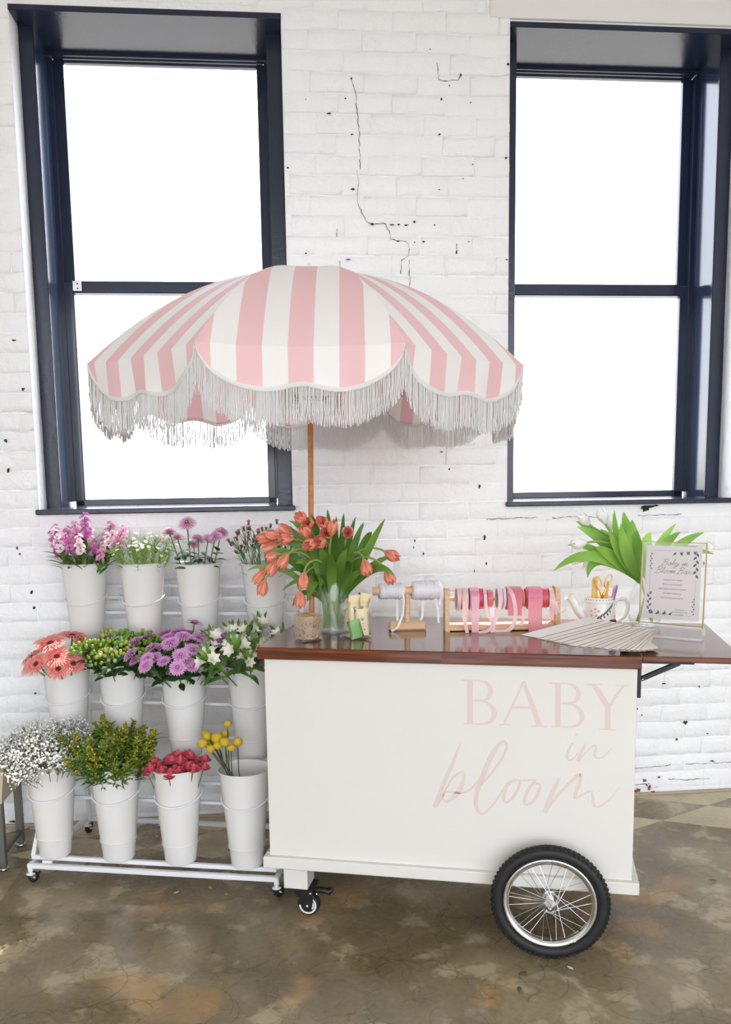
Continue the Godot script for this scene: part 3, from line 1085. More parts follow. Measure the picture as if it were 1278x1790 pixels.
func rack() -> void:
	var o := thing("flower_rack", "white metal three-tier rack with wire hoops holding twelve flower buckets", "rack", RACK)
	var u0 := -1.905
	var u1 := -0.857
	var hb := 0.075
	# base frame on casters
	part("base_rail", bar(Vector3(u0 - 0.01, hb, -3.19), Vector3(u1 + 0.01, hb, -3.19), 0.02), M.rack, o)
	part("base_rail", bar(Vector3(u0 - 0.01, hb, -3.70), Vector3(u1 + 0.01, hb, -3.70), 0.02), M.rack, o)
	part("base_rail", bar(Vector3(u0, hb, -3.2), Vector3(u0, hb, -3.69), 0.02), M.rack, o)
	part("base_rail", bar(Vector3(u1, hb, -3.2), Vector3(u1, hb, -3.69), 0.02), M.rack, o)
	for q in [Vector2(u0, -3.19), Vector2(u1, -3.19), Vector2(u0, -3.70), Vector2(u1, -3.70)]:
		caster(o, Transform3D(Basis(Vector3.UP, 0.9 if q.y > -3.5 else 1.4), Vector3(q.x, hb - 0.02, q.y)), 0.0225, false)
	# leaning ladder
	var ha := 0.102
	part("ladder_rail", bar(Vector3(u0 - 0.005, ha, lad(ha)), Vector3(u1 - 0.005, ha, lad(ha)), 0.018), M.rack, o)
	for u in [u0, u1]:
		part("ladder_post", bar(Vector3(u, ha, lad(ha)), Vector3(u, 1.165, lad(1.165)), 0.018), M.rack, o)
		part("rear_leg", bar(Vector3(u + 0.02, hb, -3.69), Vector3(u + 0.02, 0.8, lad(0.8) - 0.02), 0.018), M.rack, o)
		part("hinge", rod(Vector3(u + 0.05, ha - 0.013, lad(ha) + 0.014), Vector3(u + 0.09, ha - 0.013, lad(ha) + 0.014), 0.007), M.rack, o)
	for h in [0.39, 0.32, 0.755, 0.685, 1.165, 1.115, 1.05]:
		part("cross_bar", bar(Vector3(u0, h, lad(h)), Vector3(u1, h, lad(h)), 0.014), M.rack, o)
	part("rear_bar", rod(Vector3(u0, 0.5, -3.66), Vector3(u1, 0.5, -3.66), 0.010), M.rack, o)
	# hoops: tilted down to the front, round each bucket
	var hoop_h := [0.285, 0.255, 0.245]
	var shared := {}
	for r in 3:
		for k in 4:
			var u: float = ROWS[r][0][k]
			var bv: float = ROWS[r][2]
			var by: float = ROWS[r][1]
			if not shared.has(r):
				var hm := MB.new()
				var pts := []
				for q in 41:
					var a := TAU * q / 40
					var dy: float = hoop_h[r]
					var rr := bucket_r(dy) + 0.006
					var y: float = dy - 0.30 * rr * cos(a)
					rr = bucket_r(y) + 0.006
					pts.append(Vector3(rr * sin(a), y, rr * cos(a)))
				hm.tube(pts, 0.0035, 6, false)
				shared[r] = hm.done()
			part("hoop", shared[r], M.rack, o, Transform3D(Basis(), Vector3(u, by, bv)))
	# buckets
	var bp := proto("flower_bucket")
	var prof := [Vector2(0.0, 0.004), Vector2(0.058, 0.0), Vector2(0.063, 0.004), Vector2(bucket_r(0.08), 0.08), Vector2(bucket_r(0.08) + 0.0036, 0.081), Vector2(bucket_r(0.08) + 0.0036, 0.0855), Vector2(bucket_r(0.09), 0.088)]
	prof.append_array([Vector2(bucket_r(0.25), 0.25), Vector2(bucket_r(0.392), 0.392), Vector2(BR, 0.396), Vector2(BR + 0.0005, 0.4), Vector2(BR - 0.002, 0.402), Vector2(bucket_r(0.392) - 0.002, 0.396), Vector2(bucket_r(0.1) - 0.003, 0.1), Vector2(0.061, 0.008), Vector2(0.0, 0.008)])
	part("shell", turned(prof, 40), M.bucket, bp)
	var wm := MB.new()
	wm.lathe([Vector2(0.0, 0.009), Vector2(bucket_r(0.18) - 0.0045, 0.0095), Vector2(bucket_r(0.18) - 0.0045, 0.18), Vector2(0, 0.18)], 20)
	var names := [["bottom row, holding baby's breath", "bottom row, holding yellow goldenrod", "bottom row, holding red spray roses", "bottom row, holding yellow billy buttons"], ["middle row, holding coral gerberas", "middle row, holding green hypericum berries", "middle row, holding purple mums", "middle row, holding white alstroemeria"], ["top row, holding pink stock", "top row, holding chamomile", "top row, holding mauve chrysanthemums", "top row, holding pink spray carnations"]]
	for r in 3:
		for k in 4:
			copy(bp, RACK * Transform3D(Basis(), Vector3(ROWS[r][0][k], ROWS[r][1], ROWS[r][2])), "white flower bucket, " + names[r][k], "bucket", "white buckets on the rack")
	bp.free()

func planter() -> void:
	var o := thing("steel_legged_planter", "cream box planter on grey steel legs at the left edge", "planter", Transform3D(Basis(Vector3.UP, 0.0), Vector3(-1.52, 0, 0.36)))
	var body := MB.new()
	var lo := [Vector3(-0.3, 0.30, 0.14), Vector3(0.305, 0.30, 0.14), Vector3(0.305, 0.30, -0.16), Vector3(-0.3, 0.30, -0.16)]
	var hi := [Vector3(-0.36, 0.46, 0.18), Vector3(0.335, 0.46, 0.18), Vector3(0.335, 0.46, -0.18), Vector3(-0.36, 0.46, -0.18)]
	for k in 4:
		body.face([lo[k], lo[(k + 1) % 4], hi[(k + 1) % 4], hi[k]])
	body.face([lo[3], lo[2], lo[1], lo[0]])
	body.face(hi)
	M.cream = rough(rgb(206, 192, 166), 0.6)
	M.leg_steel = rough(rgb(120, 118, 114), 0.4, 0.7)
	part("box", body, M.cream, o)
	for x in [-0.27, 0.29]:
		for z in [-0.13, 0.125]:
			var l := part("leg", bx(Vector3(x, 0.158, z), Vector3(0.03, 0.284, 0.03), 0.002), M.leg_steel, o)
			part("foot", turned([Vector2(0, 0.0), Vector2(0.02, 0.0), Vector2(0.022, 0.006), Vector2(0.02, 0.014), Vector2(0, 0.016)], 16), M.steel, l, Transform3D(Basis(), Vector3(x, 0, z)))
		part("cross_rail", bx(Vector3(x, 0.07, 0), Vector3(0.02, 0.02, 0.23), 0.002), M.leg_steel, o)

func stem_mesh(len_: float, r: float, bend := 0.0, n := 5) -> ArrayMesh:
	var m := MB.new()
	var pts := []
	for k in n + 1:
		var s := float(k) / n
		pts.append(Vector3(bend * s * s, len_ * s, 0))
	m.tube(pts, r, 5)
	return m.done()

func leaf_mesh(len_: float, half: float, droop: float, c1: Color, c2: Color, fold := 0.25) -> ArrayMesh:
	var m := MB.new()
	var pts := []
	var hw := []
	var cols := []
	for k in 8:
		var s := k / 7.0
		pts.append(Vector3(0, len_ * (s - droop * 0.35 * s * s), len_ * droop * s * s * 0.6))
		hw.append(half * maxf(0.04, pow(sin(PI * clampf(0.08 + 0.92 * s, 0, 1)), 0.8)))
		cols.append(c1.lerp(c2, 0.5 + 0.5 * sin(s * 4.0 + half * 700)))
	m.blade(pts, hw, Vector3.BACK, fold, 0.0, cols)
	return m.done()

# rings of narrow petals: a daisy or a mum. rings: [count, inner radius, outer radius, rise, half width]
func rayed(rings: Array, c1: Color, c2: Color, seed_: int) -> ArrayMesh:
	var r := RandomNumberGenerator.new()
	r.seed = seed_
	var m := MB.new()
	for g in rings:
		for k in g[0]:
			var a: float = TAU * (k + r.randf_range(-0.2, 0.2)) / g[0]
			var d := Vector3(cos(a), 0, sin(a))
			var ro: float = g[2] * r.randf_range(0.92, 1.06)
			var rise: float = g[3] * r.randf_range(0.8, 1.2)
			var pts := [d * g[1], d * lerpf(g[1], ro, 0.35) + Vector3(0, rise * 0.6, 0), d * lerpf(g[1], ro, 0.75) + Vector3(0, rise, 0), d * ro + Vector3(0, rise * 0.8, 0)]
			m.blade(pts, [g[4] * 0.5, g[4], g[4] * 1.05, g[4] * 0.3], Vector3.UP, 0.25, 0.0, [c1.darkened(0.12), c1, c1.lerp(c2, 0.6), c2])
	return m.done()

# a ruffled bloom (carnation, spray rose, stock): folded petal shells round a heart
func ruffled(rad: float, layers: int, c1: Color, c2: Color, seed_: int, flat := 0.7) -> ArrayMesh:
	var r := RandomNumberGenerator.new()
	r.seed = seed_
	var m := MB.new()
	for l in layers:
		var s := (l + 1.0) / layers
		var n := 3 + l * 2
		for k in n:
			var a := TAU * (k + r.randf()) / n
			var rows := []
			var cols := []
			for i in 5:
				var q := i / 4.0
				var row := PackedVector3Array()
				for j in 6:
					var b := a + (j / 5.0 - 0.5) * (TAU / n) * 1.5 * (0.45 + 0.55 * q)
					var rr := rad * s * (0.25 + 0.75 * pow(q, 0.8)) * (1.0 - 0.10 * q * pow(absf(j - 2.5) / 2.5, 2.0))
					row.append(Vector3(rr * cos(b), rad * flat * (q * (1.25 - 0.75 * s)) + rad * q * q * (0.05 * sin(j * 2.3 + k * 1.7) - 0.16 * pow(absf(j - 2.5) / 2.5, 2.0)), rr * sin(b)))
				rows.append(row)
				cols.append(c1.lerp(c2, q * r.randf_range(0.7, 1.0)))
			m.grid(rows, false, cols)
	return m.done()

func bunch(protos: Array, r: int, k: int, n: int, spread: float, len_var: Vector2, label: String, category: String, group: String, depth := 0.16, rimfill := 0.06, tilt := Vector3.ZERO) -> void:
	var c := at_rack(ROWS[r][0][k], ROWS[r][1] + BH - depth, ROWS[r][2])
	for i in n:
		var s := sqrt((i + 0.5) / n)
		var a := i * 2.39996 + rng.randf_range(-0.3, 0.3)
		var d := Vector3(cos(a), 0, sin(a))
		var lean := s * spread * rng.randf_range(0.85, 1.1)
		var dir := (Vector3.UP * cos(lean) + d * sin(lean) + tilt).normalized()
		var sc := rng.randf_range(len_var.x, len_var.y) * (1.0 - 0.12 * s)
		copy(protos[i % protos.size()], Transform3D(along(dir, rng.randf() * TAU).scaled(Vector3.ONE * sc), c + d * s * rimfill), label + ", " + lean_word(dir), category, group)

func lean_word(d: Vector3) -> String:
	var v := RACK.basis.inverse() * d
	if Vector2(v.x, v.z).length() < 0.22:
		return "upright in the middle"
	if absf(v.x) > absf(v.z):
		return "leaning right" if v.x > 0 else "leaning left"
	return "leaning to the front" if v.z > 0 else "leaning to the back"

func bucket_flowers() -> void:
	var gA := lin(58, 96, 40)
	var gB := lin(104, 146, 62)
	var gC := lin(36, 66, 30)
	M.foliage = tinted(0.5, 0.35)
	M.bloom = tinted(0.6, 0.4)
	M.floret = tinted(0.7, 0.15)
	M.stalk = petal(rgb(98, 134, 62), 0.2)
	M.dark_stalk = petal(rgb(64, 82, 44), 0.1)
	var P := []
	# --- top row: pink stock
	for q in 3:
		var o := proto("stock_stem")
		part("stem", stem_mesh(0.30, 0.003, 0.02), M.stalk, o)
		var bl := ruffled(0.023, 2, [lin(214, 96, 190), lin(238, 150, 206), lin(246, 214, 226)][q], [lin(244, 164, 220), lin(250, 190, 222), lin(252, 240, 244)][q], 200 + q, 0.6)
		for k in 10:
			var h := 0.21 + 0.011 * k
			var a := k * 2.4
			part("blossom", bl, M.bloom, o, Transform3D(along(Vector3(cos(a), 0.55 + 0.1 * k, sin(a)), a).scaled(Vector3.ONE * (1.0 - 0.045 * k)), Vector3(0.02 * pow(h / 0.3, 2) + 0.010 * cos(a), h, 0.010 * sin(a))))
		var lf := leaf_mesh(0.11, 0.011, 0.5, gA, gB)
		for k in 6:
			part("leaf", lf, M.foliage, o, Transform3D(Basis(Vector3.UP, k * 2.1) * Basis(Vector3.RIGHT, 0.5), Vector3(0.003, 0.10 + 0.015 * k, 0)))
		P.append(o)
	bunch(P, 2, 0, 17, 0.5, Vector2(0.78, 1.12), "pink and white stock stem in the top left bucket", "stock flower", "stock stems in the top left bucket", 0.12, 0.055)
	free_all(P)
	# --- chamomile
	for q in 3:
		var o := proto("chamomile_sprig")
		var st := MB.new()
		var dm := MB.new()
		var fe := MB.new()
		st.tube([Vector3.ZERO, Vector3(0.004, 0.1, 0), Vector3(0, 0.2, 0.004)], 0.0013, 4)
		for k in 60:
			var h := rng.randf_range(0.08, 0.235)
			var a := rng.randf() * TAU
			var d := Vector3(cos(a), rng.randf_range(0.3, 1.4), sin(a)).normalized()
			var p0 := Vector3(0.003, h, 0)
			fe.col = gB.lerp(lin(158, 200, 84), rng.randf())
			fe.blade([p0, p0 + d * 0.014, p0 + d * 0.03 + Vector3(0, 0.004, 0)], [0.0008, 0.0016, 0.0004], Vector3(0.3, 0.4, 1))
		var spots := []
		for k in 7:
			var a := k * 2.4 + q
			var tip := Vector3(cos(a) * 0.035, 0.235 + rng.randf_range(-0.02, 0.04), sin(a) * 0.035)
			st.tube([Vector3(0.002, 0.16, 0), tip * Vector3(0.5, 0.85, 0.5) , tip], 0.0008, 4)
			spots.append(tip)
		part("stem", st, M.stalk, o)
		part("foliage", fe, M.foliage, o)
		var dz := rayed([[11, 0.003, 0.0095, 0.001, 0.0021]], lin(252, 252, 248), lin(254, 254, 252), 300 + q)
		var yc := MB.new()
		yc.ball(Vector3.ZERO, Vector3(0.0034, 0.0024, 0.0034), 4, 7)
		var ycm := yc.done()
		var ym := rough(rgb(238, 196, 60), 0.7)
		for tip in spots:
			var b := along(Vector3(tip.x * 8, 1, tip.z * 8 + 0.3), 0.0)
			var f := part("daisy", dz, M.bloom, o, Transform3D(b, tip))
			part("disc", ycm, ym, f, Transform3D(Basis(), Vector3(0, 0.001, 0)))
		P.append(o)
	bunch(P, 2, 1, 22, 0.52, Vector2(0.72, 1.02), "chamomile sprig with tiny white daisies in the top row", "chamomile", "chamomile sprigs in the top row", 0.10, 0.06)
	free_all(P)
	# --- mauve chrysanthemums
	for q in 2:
		var o := proto("chrysanthemum_stem")
		part("stem", stem_mesh(0.30, 0.0032, 0.015), M.stalk, o)
		var pom := rayed([[20, 0.004, 0.041, -0.006, 0.0038], [18, 0.004, 0.038, 0.006, 0.0037], [15, 0.003, 0.031, 0.015, 0.0035], [12, 0.002, 0.020, 0.02, 0.003], [8, 0.001, 0.012, 0.023, 0.0026]], lin(218, 150, 190), lin(244, 206, 226), 310 + q)
		part("bloom", pom, M.bloom, o, Transform3D(along(Vector3(0.2, 1, 0.45)), Vector3(0.015, 0.30, 0)))
		var lf := leaf_mesh(0.07, 0.016, 0.7, gC, gA)
		for k in 5:
			part("leaf", lf, M.foliage, o, Transform3D(Basis(Vector3.UP, k * 2.3) * Basis(Vector3.RIGHT, 0.9), Vector3(0.003, 0.12 + 0.022 * k, 0)))
		P.append(o)
	bunch(P, 2, 2, 8, 0.42, Vector2(0.8, 1.1), "mauve pompom chrysanthemum stem in the top row", "chrysanthemum", "mauve chrysanthemums in the top row", 0.13, 0.05)
	free_all(P)
	# --- pink spray carnations
	for q in 3:
		var o := proto("spray_carnation_stem")
		var st := MB.new()
		st.tube([Vector3.ZERO, Vector3(0.004, 0.15, 0), Vector3(0, 0.27, 0.004)], 0.0018, 5)
		var spots := []
		for k in 5:
			var a := k * 2.4 + q
			var tip := Vector3(cos(a) * 0.03, 0.26 + rng.randf_range(-0.05, 0.045), sin(a) * 0.03)
			st.tube([Vector3(0.002, 0.16 + 0.015 * k, 0), tip * Vector3(0.6, 0.93, 0.6), tip], 0.0012, 4)
			spots.append(tip)
		part("stem", st, M.stalk, o)
		var cal := turned([Vector2(0.001, -0.016), Vector2(0.0045, -0.012), Vector2(0.005, 0), Vector2(0.0025, 0.004)], 8).done()
		var bl := ruffled(0.0105, 2, lin(228, 92, 120), lin(246, 150, 170), 320 + q, 0.8)
		var pal := ruffled(0.0105, 2, lin(244, 176, 190), lin(250, 212, 220), 325 + q, 0.8)
		for k in spots.size():
			var b := along(Vector3(spots[k].x * 6, 1, spots[k].z * 6))
			var cx := part("calyx", cal, M.dark_green, o, Transform3D(b, spots[k]))
			if k != 3:
				part("bud", bl if k % 2 == 0 else pal, M.bloom, cx)
		var lf := leaf_mesh(0.10, 0.0022, 0.5, lin(96, 132, 84), lin(126, 160, 108))
		for k in 7:
			part("leaf", lf, M.foliage, o, Transform3D(Basis(Vector3.UP, k * 2.1) * Basis(Vector3.RIGHT, 0.35), Vector3(0, 0.06 + 0.025 * k, 0)))
		P.append(o)
	bunch(P, 2, 3, 17, 0.45, Vector2(0.85, 1.15), "pink spray carnation stem beside the coral tulips", "carnation", "spray carnations in the top row", 0.12, 0.055)
	free_all(P)
	# --- middle row: coral gerberas, each placed by hand on a low dome
	for q in 2:
		var o := proto("gerbera")
		part("stem", stem_mesh(0.20, 0.0035, 0.0), M.stalk, o)
		var h := rayed([[30, 0.012, 0.058, 0.003, 0.0036], [24, 0.010, 0.046, 0.009, 0.0033], [22, 0.006, 0.026, 0.007, 0.003]], lin(238, 108, 104), lin(253, 196, 184), 330 + q)
		part("petal_rays", h, M.bloom, o, Transform3D(Basis(), Vector3(0, 0.20, 0)))
		var ec := MB.new()
		ec.ball(Vector3.ZERO, Vector3(0.011, 0.006, 0.011), 5, 12)
		part("eye", ec, rough(rgb(84, 40, 34), 0.9), o, Transform3D(Basis(), Vector3(0, 0.203, 0)))
		P.append(o)
	var gc := at_rack(ROWS[1][0][0], ROWS[1][1] + BH - 0.13, ROWS[1][2])
	var gspots := [[-0.55, 0.75, 0.95], [0.0, 0.6, 0.98], [0.42, 0.75, 0.9], [-0.35, -0.2, 1.06], [0.15, -0.1, 1.1], [0.5, 0.05, 1.0], [-0.75, 0.15, 0.92], [0.75, 0.35, 0.85], [-0.15, 0.25, 1.1], [0.3, -0.5, 1.0], [-0.5, -0.6, 0.95], [0.05, 1.0, 0.86], [0.8, -0.2, 0.95], [-0.85, 0.5, 0.86]]
	gspots.sort_custom(func(a, b): return a[0] < b[0])
	for gi in gspots.size():
		var e: Array = gspots[gi]
		var dir := Vector3(e[0], 1.05, e[1] + 0.15).normalized()
		copy(P[rng.randi() % 2], Transform3D(along(dir, rng.randf() * TAU).scaled(Vector3.ONE * e[2] * 1.1), gc + Vector3(dir.x, -0.06, dir.z) * 0.02), "coral gerbera daisy, %s from the left in its bucket" % nth(gi), "gerbera", "coral gerberas in the middle row")
	free_all(P)
	# --- green hypericum
	for q in 3:
		var o := proto("hypericum_stem")
		var st := MB.new()
		st.tube([Vector3.ZERO, Vector3(0.003, 0.12, 0), Vector3(0, 0.19, 0.003)], 0.0022, 5)
		var be := MB.new()
		for k in 14:
			var a := k * 2.4 + q
			var tip := Vector3(cos(a) * 0.042 * sqrt(k / 14.0), 0.225 - 0.03 * (k / 16.0) + rng.randf_range(-0.008, 0.008), sin(a) * 0.042 * sqrt(k / 14.0))
			st.tube([Vector3(0, 0.175, 0.002), tip], 0.001, 4)
			be.col = (lin(156, 188, 74) if q else lin(222, 216, 120)).lerp(lin(120, 158, 56), rng.randf())
			be.ball(tip, Vector3(0.0076, 0.0085, 0.0076), 6, 8)
		part("stem", st, M.stalk, o)
		part("berries", be, M.leaf, o)
		var lf := leaf_mesh(0.075, 0.015, 0.6, gC, gA)
		for k in 7:
			part("leaf", lf, M.foliage, o, Transform3D(Basis(Vector3.UP, k * 2.3) * Basis(Vector3.RIGHT, 0.75), Vector3(0, 0.09 + 0.013 * k, 0)))
		P.append(o)
	bunch([P[1], P[2], P[1], P[0]], 1, 1, 20, 0.62, Vector2(0.92, 1.24), "green hypericum berry stem in the middle row", "hypericum", "hypericum stems in the middle row", 0.12, 0.055, Vector3(0, 0, 0.1))
	free_all(P)
	# --- purple mums
	for q in 2:
		var o := proto("purple_mum")
		part("stem", stem_mesh(0.21, 0.0026, 0.008), M.stalk, o)
		var h := rayed([[22, 0.003, 0.032, 0.002, 0.0034], [19, 0.003, 0.027, 0.008, 0.0031], [13, 0.002, 0.016, 0.012, 0.0025]], lin(204, 122, 194), lin(246, 200, 236), 340 + q)
		part("bloom", h, M.bloom, o, Transform3D(along(Vector3(0.1, 1, 0.1)), Vector3(0.008, 0.21, 0)))
		var dc := MB.new()
		dc.ball(Vector3(0.008, 0.217, 0), Vector3(0.006, 0.003, 0.006), 4, 8)
		part("disc", dc, rough(rgb(196, 120, 176), 0.8), o)
		var lf := leaf_mesh(0.06, 0.012, 0.6, gC, gA)
		for k in 4:
			part("leaf", lf, M.foliage, o, Transform3D(Basis(Vector3.UP, k * 2.3) * Basis(Vector3.RIGHT, 0.7), Vector3(0, 0.09 + 0.02 * k, 0)))
		P.append(o)
	bunch(P, 1, 2, 48, 0.85, Vector2(1.02, 1.4), "purple pink mum in the middle row", "chrysanthemum", "purple mums in the middle row", 0.12, 0.055, Vector3(-0.1, 0, 0.12))
	free_all(P)
	# --- white alstroemeria
	for q in 3:
		var o := proto("alstroemeria_stem")
		part("stem", stem_mesh(0.24, 0.0028, 0.02), M.stalk, o)
		var m := MB.new()
		for k in 6:
			var a := k * TAU / 6
			var d := Vector3(cos(a), 0, sin(a))
			m.blade([Vector3.ZERO, d * 0.008 + Vector3(0, 0.018, 0), d * 0.017 + Vector3(0, 0.032, 0), d * 0.027 + Vector3(0, 0.038, 0)], [0.002, 0.006, 0.009, 0.002], Vector3.UP - d, 0.3, 0.0, [lin(214, 220, 160), lin(246, 244, 226), lin(252, 250, 242), lin(240, 238, 214)])
		var tr := m.done()
		for k in 4:
			var a := k * 1.8 + q
			part("blossom", tr, M.bloom, o, Transform3D(along(Vector3(cos(a), 0.8, sin(a) + 0.2), a), Vector3(0.02 + 0.012 * cos(a), 0.235, 0.012 * sin(a))))
		var lf := leaf_mesh(0.115, 0.0115, 0.75, gA, lin(122, 164, 70), 0.15)
		var lf2 := leaf_mesh(0.085, 0.009, 0.25, gA, lin(134, 176, 78), 0.15)
		for k in 7:
			part("leaf", lf, M.foliage, o, Transform3D(Basis(Vector3.UP, k * 2.3 + q) * Basis(Vector3.RIGHT, 0.75), Vector3(0.006, 0.12 + 0.016 * k, 0)))
		for k in 5:
			part("leaf", lf2, M.foliage, o, Transform3D(Basis(Vector3.UP, k * 1.3 + q) * Basis(Vector3.RIGHT, 0.3), Vector3(0.018, 0.225, 0)))
		P.append(o)
	bunch(P, 1, 3, 19, 0.8, Vector2(0.92, 1.25), "white alstroemeria stem with lance leaves beside the cart", "alstroemeria", "alstroemeria stems in the middle row", 0.12, 0.055, Vector3(-0.1, 0, 0.12))
	free_all(P)
	# --- bottom row: baby's breath
	for q in 3:
		var o := proto("gypsophila_spray")
		var st := MB.new()
		var fl := MB.new()
		st.tube([Vector3.ZERO, Vector3(0.002, 0.13, 0)], 0.0012, 4)
		for k in 9:
			var a := k * 2.4 + q
			var tip := Vector3(cos(a) * 0.04 * sqrt(k / 9.0), 0.215 + rng.randf_range(-0.04, 0.02), sin(a) * 0.04 * sqrt(k / 9.0))
			st.tube([Vector3(0.002, 0.12, 0), tip], 0.0006, 3)
			for s in 8:
				var t2 := tip + rv(0.021)
				st.tube([tip, t2], 0.0004, 3, false)
				fl.col = lin(254, 253, 250).lerp(lin(236, 236, 222), rng.randf() * rng.randf())
				var rr := rng.randf_range(0.0024, 0.0048)
				fl.ball(t2, Vector3(rr, rr * 0.85, rr), 4, 6)
		part("stems", st, M.dark_stalk, o)
		var f2 := part("florets", fl, M.floret, o)
		f2.set_meta("kind", "stuff")
		P.append(o)
	bunch(P, 0, 0, 50, 0.84, Vector2(1.0, 1.36), "baby's breath spray in the bottom left bucket", "baby's breath", "baby's breath sprays in the bottom row", 0.12, 0.05, Vector3(-0.08, 0, 0.05))
	free_all(P)
	# --- goldenrod
	for q in 3:
		var o := proto("goldenrod_stem")
		var st := MB.new()
		var fl := MB.new()
		var fo := MB.new()
		st.tube([Vector3.ZERO, Vector3(0.003, 0.16, 0), Vector3(0, 0.25, 0.004)], 0.0016, 4)
		for k in 16:
			var h := 0.13 + 0.0078 * k
			var a := k * 2.4 + q
			var len_ := 0.042 * (1.05 - k / 18.0)
			var d := Vector3(cos(a), 0.9, sin(a)).normalized()
			var tip := Vector3(0, h, 0) + d * len_
			st.tube([Vector3(0, h, 0), tip], 0.0007, 3, false)
			for s in 9:
				fl.col = lin(238, 210, 62).lerp(lin(214, 186, 44), rng.randf()) if rng.randf() < (0.55 if q == 0 else 0.28) else lin(92, 122, 44).lerp(lin(150, 160, 58), rng.randf())
				fl.octa(Vector3(0, h, 0) + d * len_ * (0.25 + 0.085 * s) + rv(0.005), rng.randf_range(0.0028, 0.005))
		for k in 44:
			var h := rng.randf_range(0.07, 0.22)
			var a := rng.randf() * TAU
			var d := Vector3(cos(a), 0.6, sin(a)).normalized()
			fo.col = gA.lerp(gB, rng.randf())
			fo.blade([Vector3(0, h, 0), Vector3(0, h, 0) + d * 0.022, Vector3(0, h - 0.002, 0) + d * 0.045], [0.001, 0.0036, 0.0005], Vector3.UP, 0.2)
		part("stem", st, M.stalk, o)
		part("foliage", fo, M.foliage, o)
		var f2 := part("florets", fl, M.bloom, o)
		f2.set_meta("kind", "stuff")
		P.append(o)
	bunch(P, 0, 1, 44, 0.68, Vector2(0.95, 1.34), "yellow goldenrod stem in the bottom row", "goldenrod", "goldenrod stems in the bottom row", 0.12, 0.05, Vector3(0.04, 0, 0.06))
	free_all(P)
	# --- red spray roses, just above the rim
	for q in 3:
		var o := proto("spray_rose")
		part("stem", stem_mesh(0.15, 0.0026, 0.0), M.stalk, o)
		part("bloom", ruffled(0.028, 4, lin(200, 40, 66), lin(250, 128, 142), 350 + q, 1.1), M.bloom, o, Transform3D(Basis(), Vector3(0, 0.148, 0)))
		var sep := leaf_mesh(0.022, 0.004, 0.3, gA, gB)
		for k in 4:
			part("sepal", sep, M.foliage, o, Transform3D(Basis(Vector3.UP, k * 1.57) * Basis(Vector3.RIGHT, 0.6), Vector3(0, 0.143, 0)))
		P.append(o)
	bunch(P, 0, 2, 32, 0.34, Vector2(0.95, 1.15), "red spray rose in the bottom row bucket", "rose", "red spray roses in the bottom row", 0.145, 0.072)
	free_all(P)
	# --- billy buttons, heads where the photo has them
	var by := rough(rgb(216, 184, 52), 0.9)
	bumpy(by, relief(128, 0.2, 77, 2), 0.15, 30.0)
	var bm := MB.new()
	var rowsb := []
	for i in 15:
		var b := -PI / 2 + PI * i / 14
		var row := PackedVector3Array()
		for j in 22:
			var a := TAU * j / 22
			var rr := 1.0 + 0.05 * (1 if (i + j) % 2 else -1) * cos(b)
			row.append(Vector3(rr * cos(b) * cos(a), rr * 0.94 * sin(b), -rr * cos(b) * sin(a)))
		rowsb.append(row)
	bm.grid(rowsb, true)
	var ballm := bm.done()
	var bc := Vector3(ROWS[0][0][3], ROWS[0][1] + 0.17, ROWS[0][2])
	var heads := CRASPEDIA.duplicate()
	heads.sort_custom(func(a, b): return a[1] > b[1])
	for ci in heads.size():
		var e: Array = heads[ci]
		var head := Vector3(e[0], e[1], e[2])
		var off := Vector2(head.x - bc.x, head.z - bc.z)
		var rim := off.limit_length(0.075)
		var foot := bc - Vector3(off.x, 0, off.y) * 0.15
		var at_rim := Vector3(bc.x + rim.x, ROWS[0][1] + BH, bc.z + rim.y)
		var o := thing("billy_button", "yellow billy button ball flower, %s from the top" % nth(ci), "billy button", RACK, "billy buttons in the bottom row")
		var st := MB.new()
		st.tube([foot, foot.lerp(at_rim, 0.5), at_rim, at_rim.lerp(head, 0.5) + Vector3(0, 0.006, 0), head], 0.0019, 6)
		part("stem", st, M.dark_stalk, o)
		part("bloom", ballm, by, o, Transform3D(Basis().scaled(Vector3.ONE * e[3]), head))

func free_all(p: Array) -> void:
	for n in p:
		n.free()
	p.clear()

func litter() -> void:
	var pinkp := petal(rgb(236, 196, 206), 0.3)
	var salmon := petal(rgb(232, 176, 158), 0.3)
	var hot := petal(rgb(236, 96, 120), 0.3)
	var green := petal(rgb(58, 92, 44), 0.2)
	var lime := petal(rgb(176, 178, 92), 0.2)
	var clear := petal(rgb(228, 226, 220), 0.3)
	var mats := [pinkp, salmon, hot, green, lime, clear]
	var names := ["pale pink petal fallen on the floor under the rack", "salmon petal fallen behind the front rail of the rack", "hot pink petal fallen between the rack rails", "small green leaf scrap on the concrete floor", "yellow green scrap on the floor before the rack", "pale scrap of film on the concrete floor"]
	var shape := leaf_mesh(0.035, 0.008, 0.25, Color.WHITE, Color.WHITE)
	for e in LITTER:
		var k: int = e[2]
		var s: float = [1.0, 1.1, 0.8, 0.95, 0.8, 0.8][k]
		solo("fallen_petal" if k < 3 else ("leaf_scrap" if k < 5 else "film_scrap"), shape, mats[k], names[k], "petal" if k < 3 else ("leaf" if k < 5 else "scrap"), Transform3D((Basis(Vector3.UP, rng.randf() * TAU) * Basis(Vector3.RIGHT, PI / 2 - 0.1)).scaled(Vector3.ONE * s), Vector3(e[0], 0.008, e[1])), "litter on the floor")

